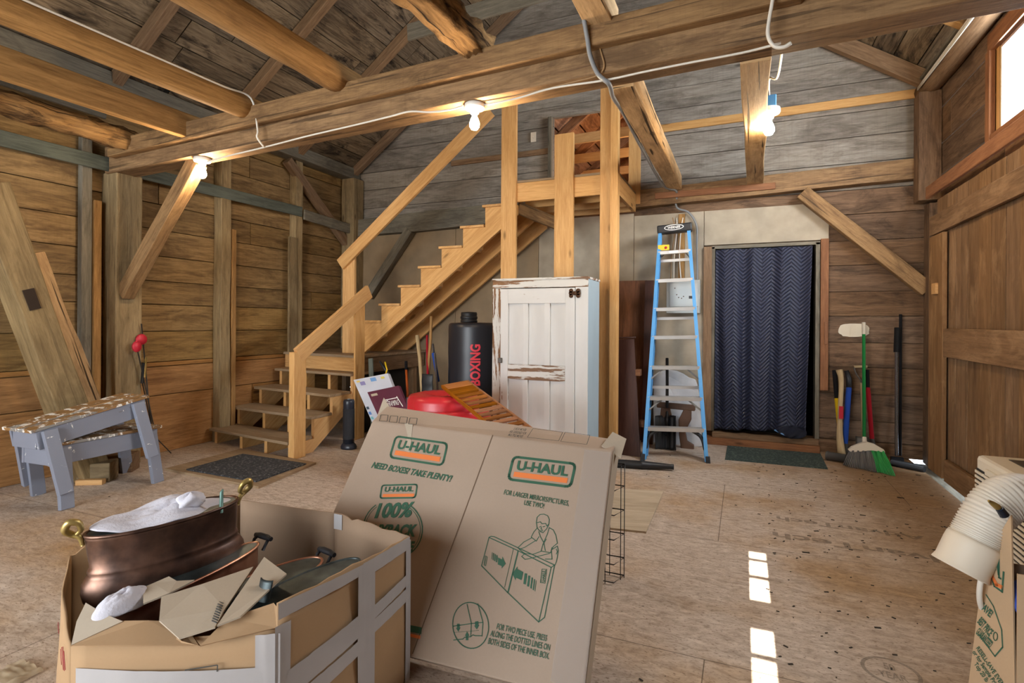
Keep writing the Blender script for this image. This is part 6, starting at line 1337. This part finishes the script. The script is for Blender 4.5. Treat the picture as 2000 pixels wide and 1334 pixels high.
for k in range(3): cable(('upper', 'middle', 'lower')[k]+' white cable strung along the right wall plate', [V((1.44, 1.0, 3.43+.03*k)), V((1.45, 3.0, 3.43+.025*k)), V((1.46, 4.6, 3.42+.02*k)), V((1.45, 6.0, 3.42+.01*k))], .006)
cable('white cable down the right side of the cracked far joist', [V((.19, 3.2, 2.82)), V((.19, 3.8, 2.84)), p3+V((-.01, -.3, .09)), p3+V((0, 0, .09))], .007)
sw = thing('wall_switch', 'cream switch plate on the grey gable beside the tall posts', 'switch', ay(1042, 268, 6.2))
c = ay(1042, 268, 6.195); bm = BM(); box(bm, c.x-.036, c.x+.036, c.y-.006, c.y, c.z-.06, c.z+.06); obj('plate', bm, M['cream_p'], sw, bevel=.003)
bm = BM(); box(bm, c.x-.006, c.x+.006, c.y-.016, c.y-.006, c.z-.012, c.z+.012); obj('toggle', bm, M['cream_p'], sw)

# ------------------------------------------------------------------ floor print and litter
M['floor_print'] = plain('faded floor print', S('#7d7263'), .8, alpha=.38)
fo = bpy.data.objects['floor']
txt('floor_lettering', 'AdvanTech', (fl(1700, 1078)+fl(1720, 1072))/2+V((0, 0, .001)), (-1, .02, 0), (0, -1, 0), 1.05, .10, M['floor_print'], fo, bold=.02)
txt('floor_lettering', 'AdvanTech', fl(1625, 1040)+V((.1, .12, .001)), (-1, .02, 0), (0, -1, 0), .8, .08, M['floor_print'], fo, bold=.02)
txt('floor_lettering', '50\nYEAR', fl(1740, 1312)+V((0, 0, .001)), (1, -.05, 0), (0, 1, 0), .09, .10, M['floor_print'], fo, bold=.02)
bm = BM(); c = fl(1740, 1312)
A = [bm.verts.new(c+V((.095*math.cos(2*PI*k/40), .09*math.sin(2*PI*k/40), .0015))) for k in range(40)]; B = [bm.verts.new(c+V((.082*math.cos(2*PI*k/40), .077*math.sin(2*PI*k/40), .0015))) for k in range(40)]
for k in range(40): bm.faces.new([A[k], A[(k+1) % 40], B[(k+1) % 40], B[k]])
obj('floor_stamp', bm, M['floor_print'], fo)
rl_ = random.Random(5); bm = BM()
for k in range(330):
    x = rl_.uniform(.1, 1.4) if rl_.random() < .75 else rl_.uniform(-4.8, 1.4); y = rl_.uniform(1.7, 5.6)
    if x < .1 and rl_.random() < .5: continue
    s_ = rl_.uniform(.0015, .0055)*(2.2 if rl_.random() < .06 else 1); a = rl_.uniform(0, PI); e = V((math.cos(a), math.sin(a)*.6, 0))*s_*2; g = V((-e.y, e.x, 0)).normalized()*s_*.7
    bar(bm, V((x, y, .002))-e, V((x, y, .002))+e, s_*1.2, .003)
o = obj('wood_litter', bm, plain('dark wood flakes', S('#33291d'), .9)); tag(o, 'dark wood chips scattered over the floor', 'litter', kind='stuff')
c = fl(28, 1318); bm = BM()
def crum(u, v): return V((c.x-.07+.15*u, c.y-.05+.10*v, .004+.02*abs(noise.noise((u*4, v*4, 1)))+.006*math.sin(u*9)**2))
grid(bm, 14, 10, crum); tag(obj('crumpled_plastic', bm, plain('crumpled plastic', S('#b9a88c'), .3, alpha=.7)), 'scrap of crumpled plastic on the floor at the lower left', 'plastic')
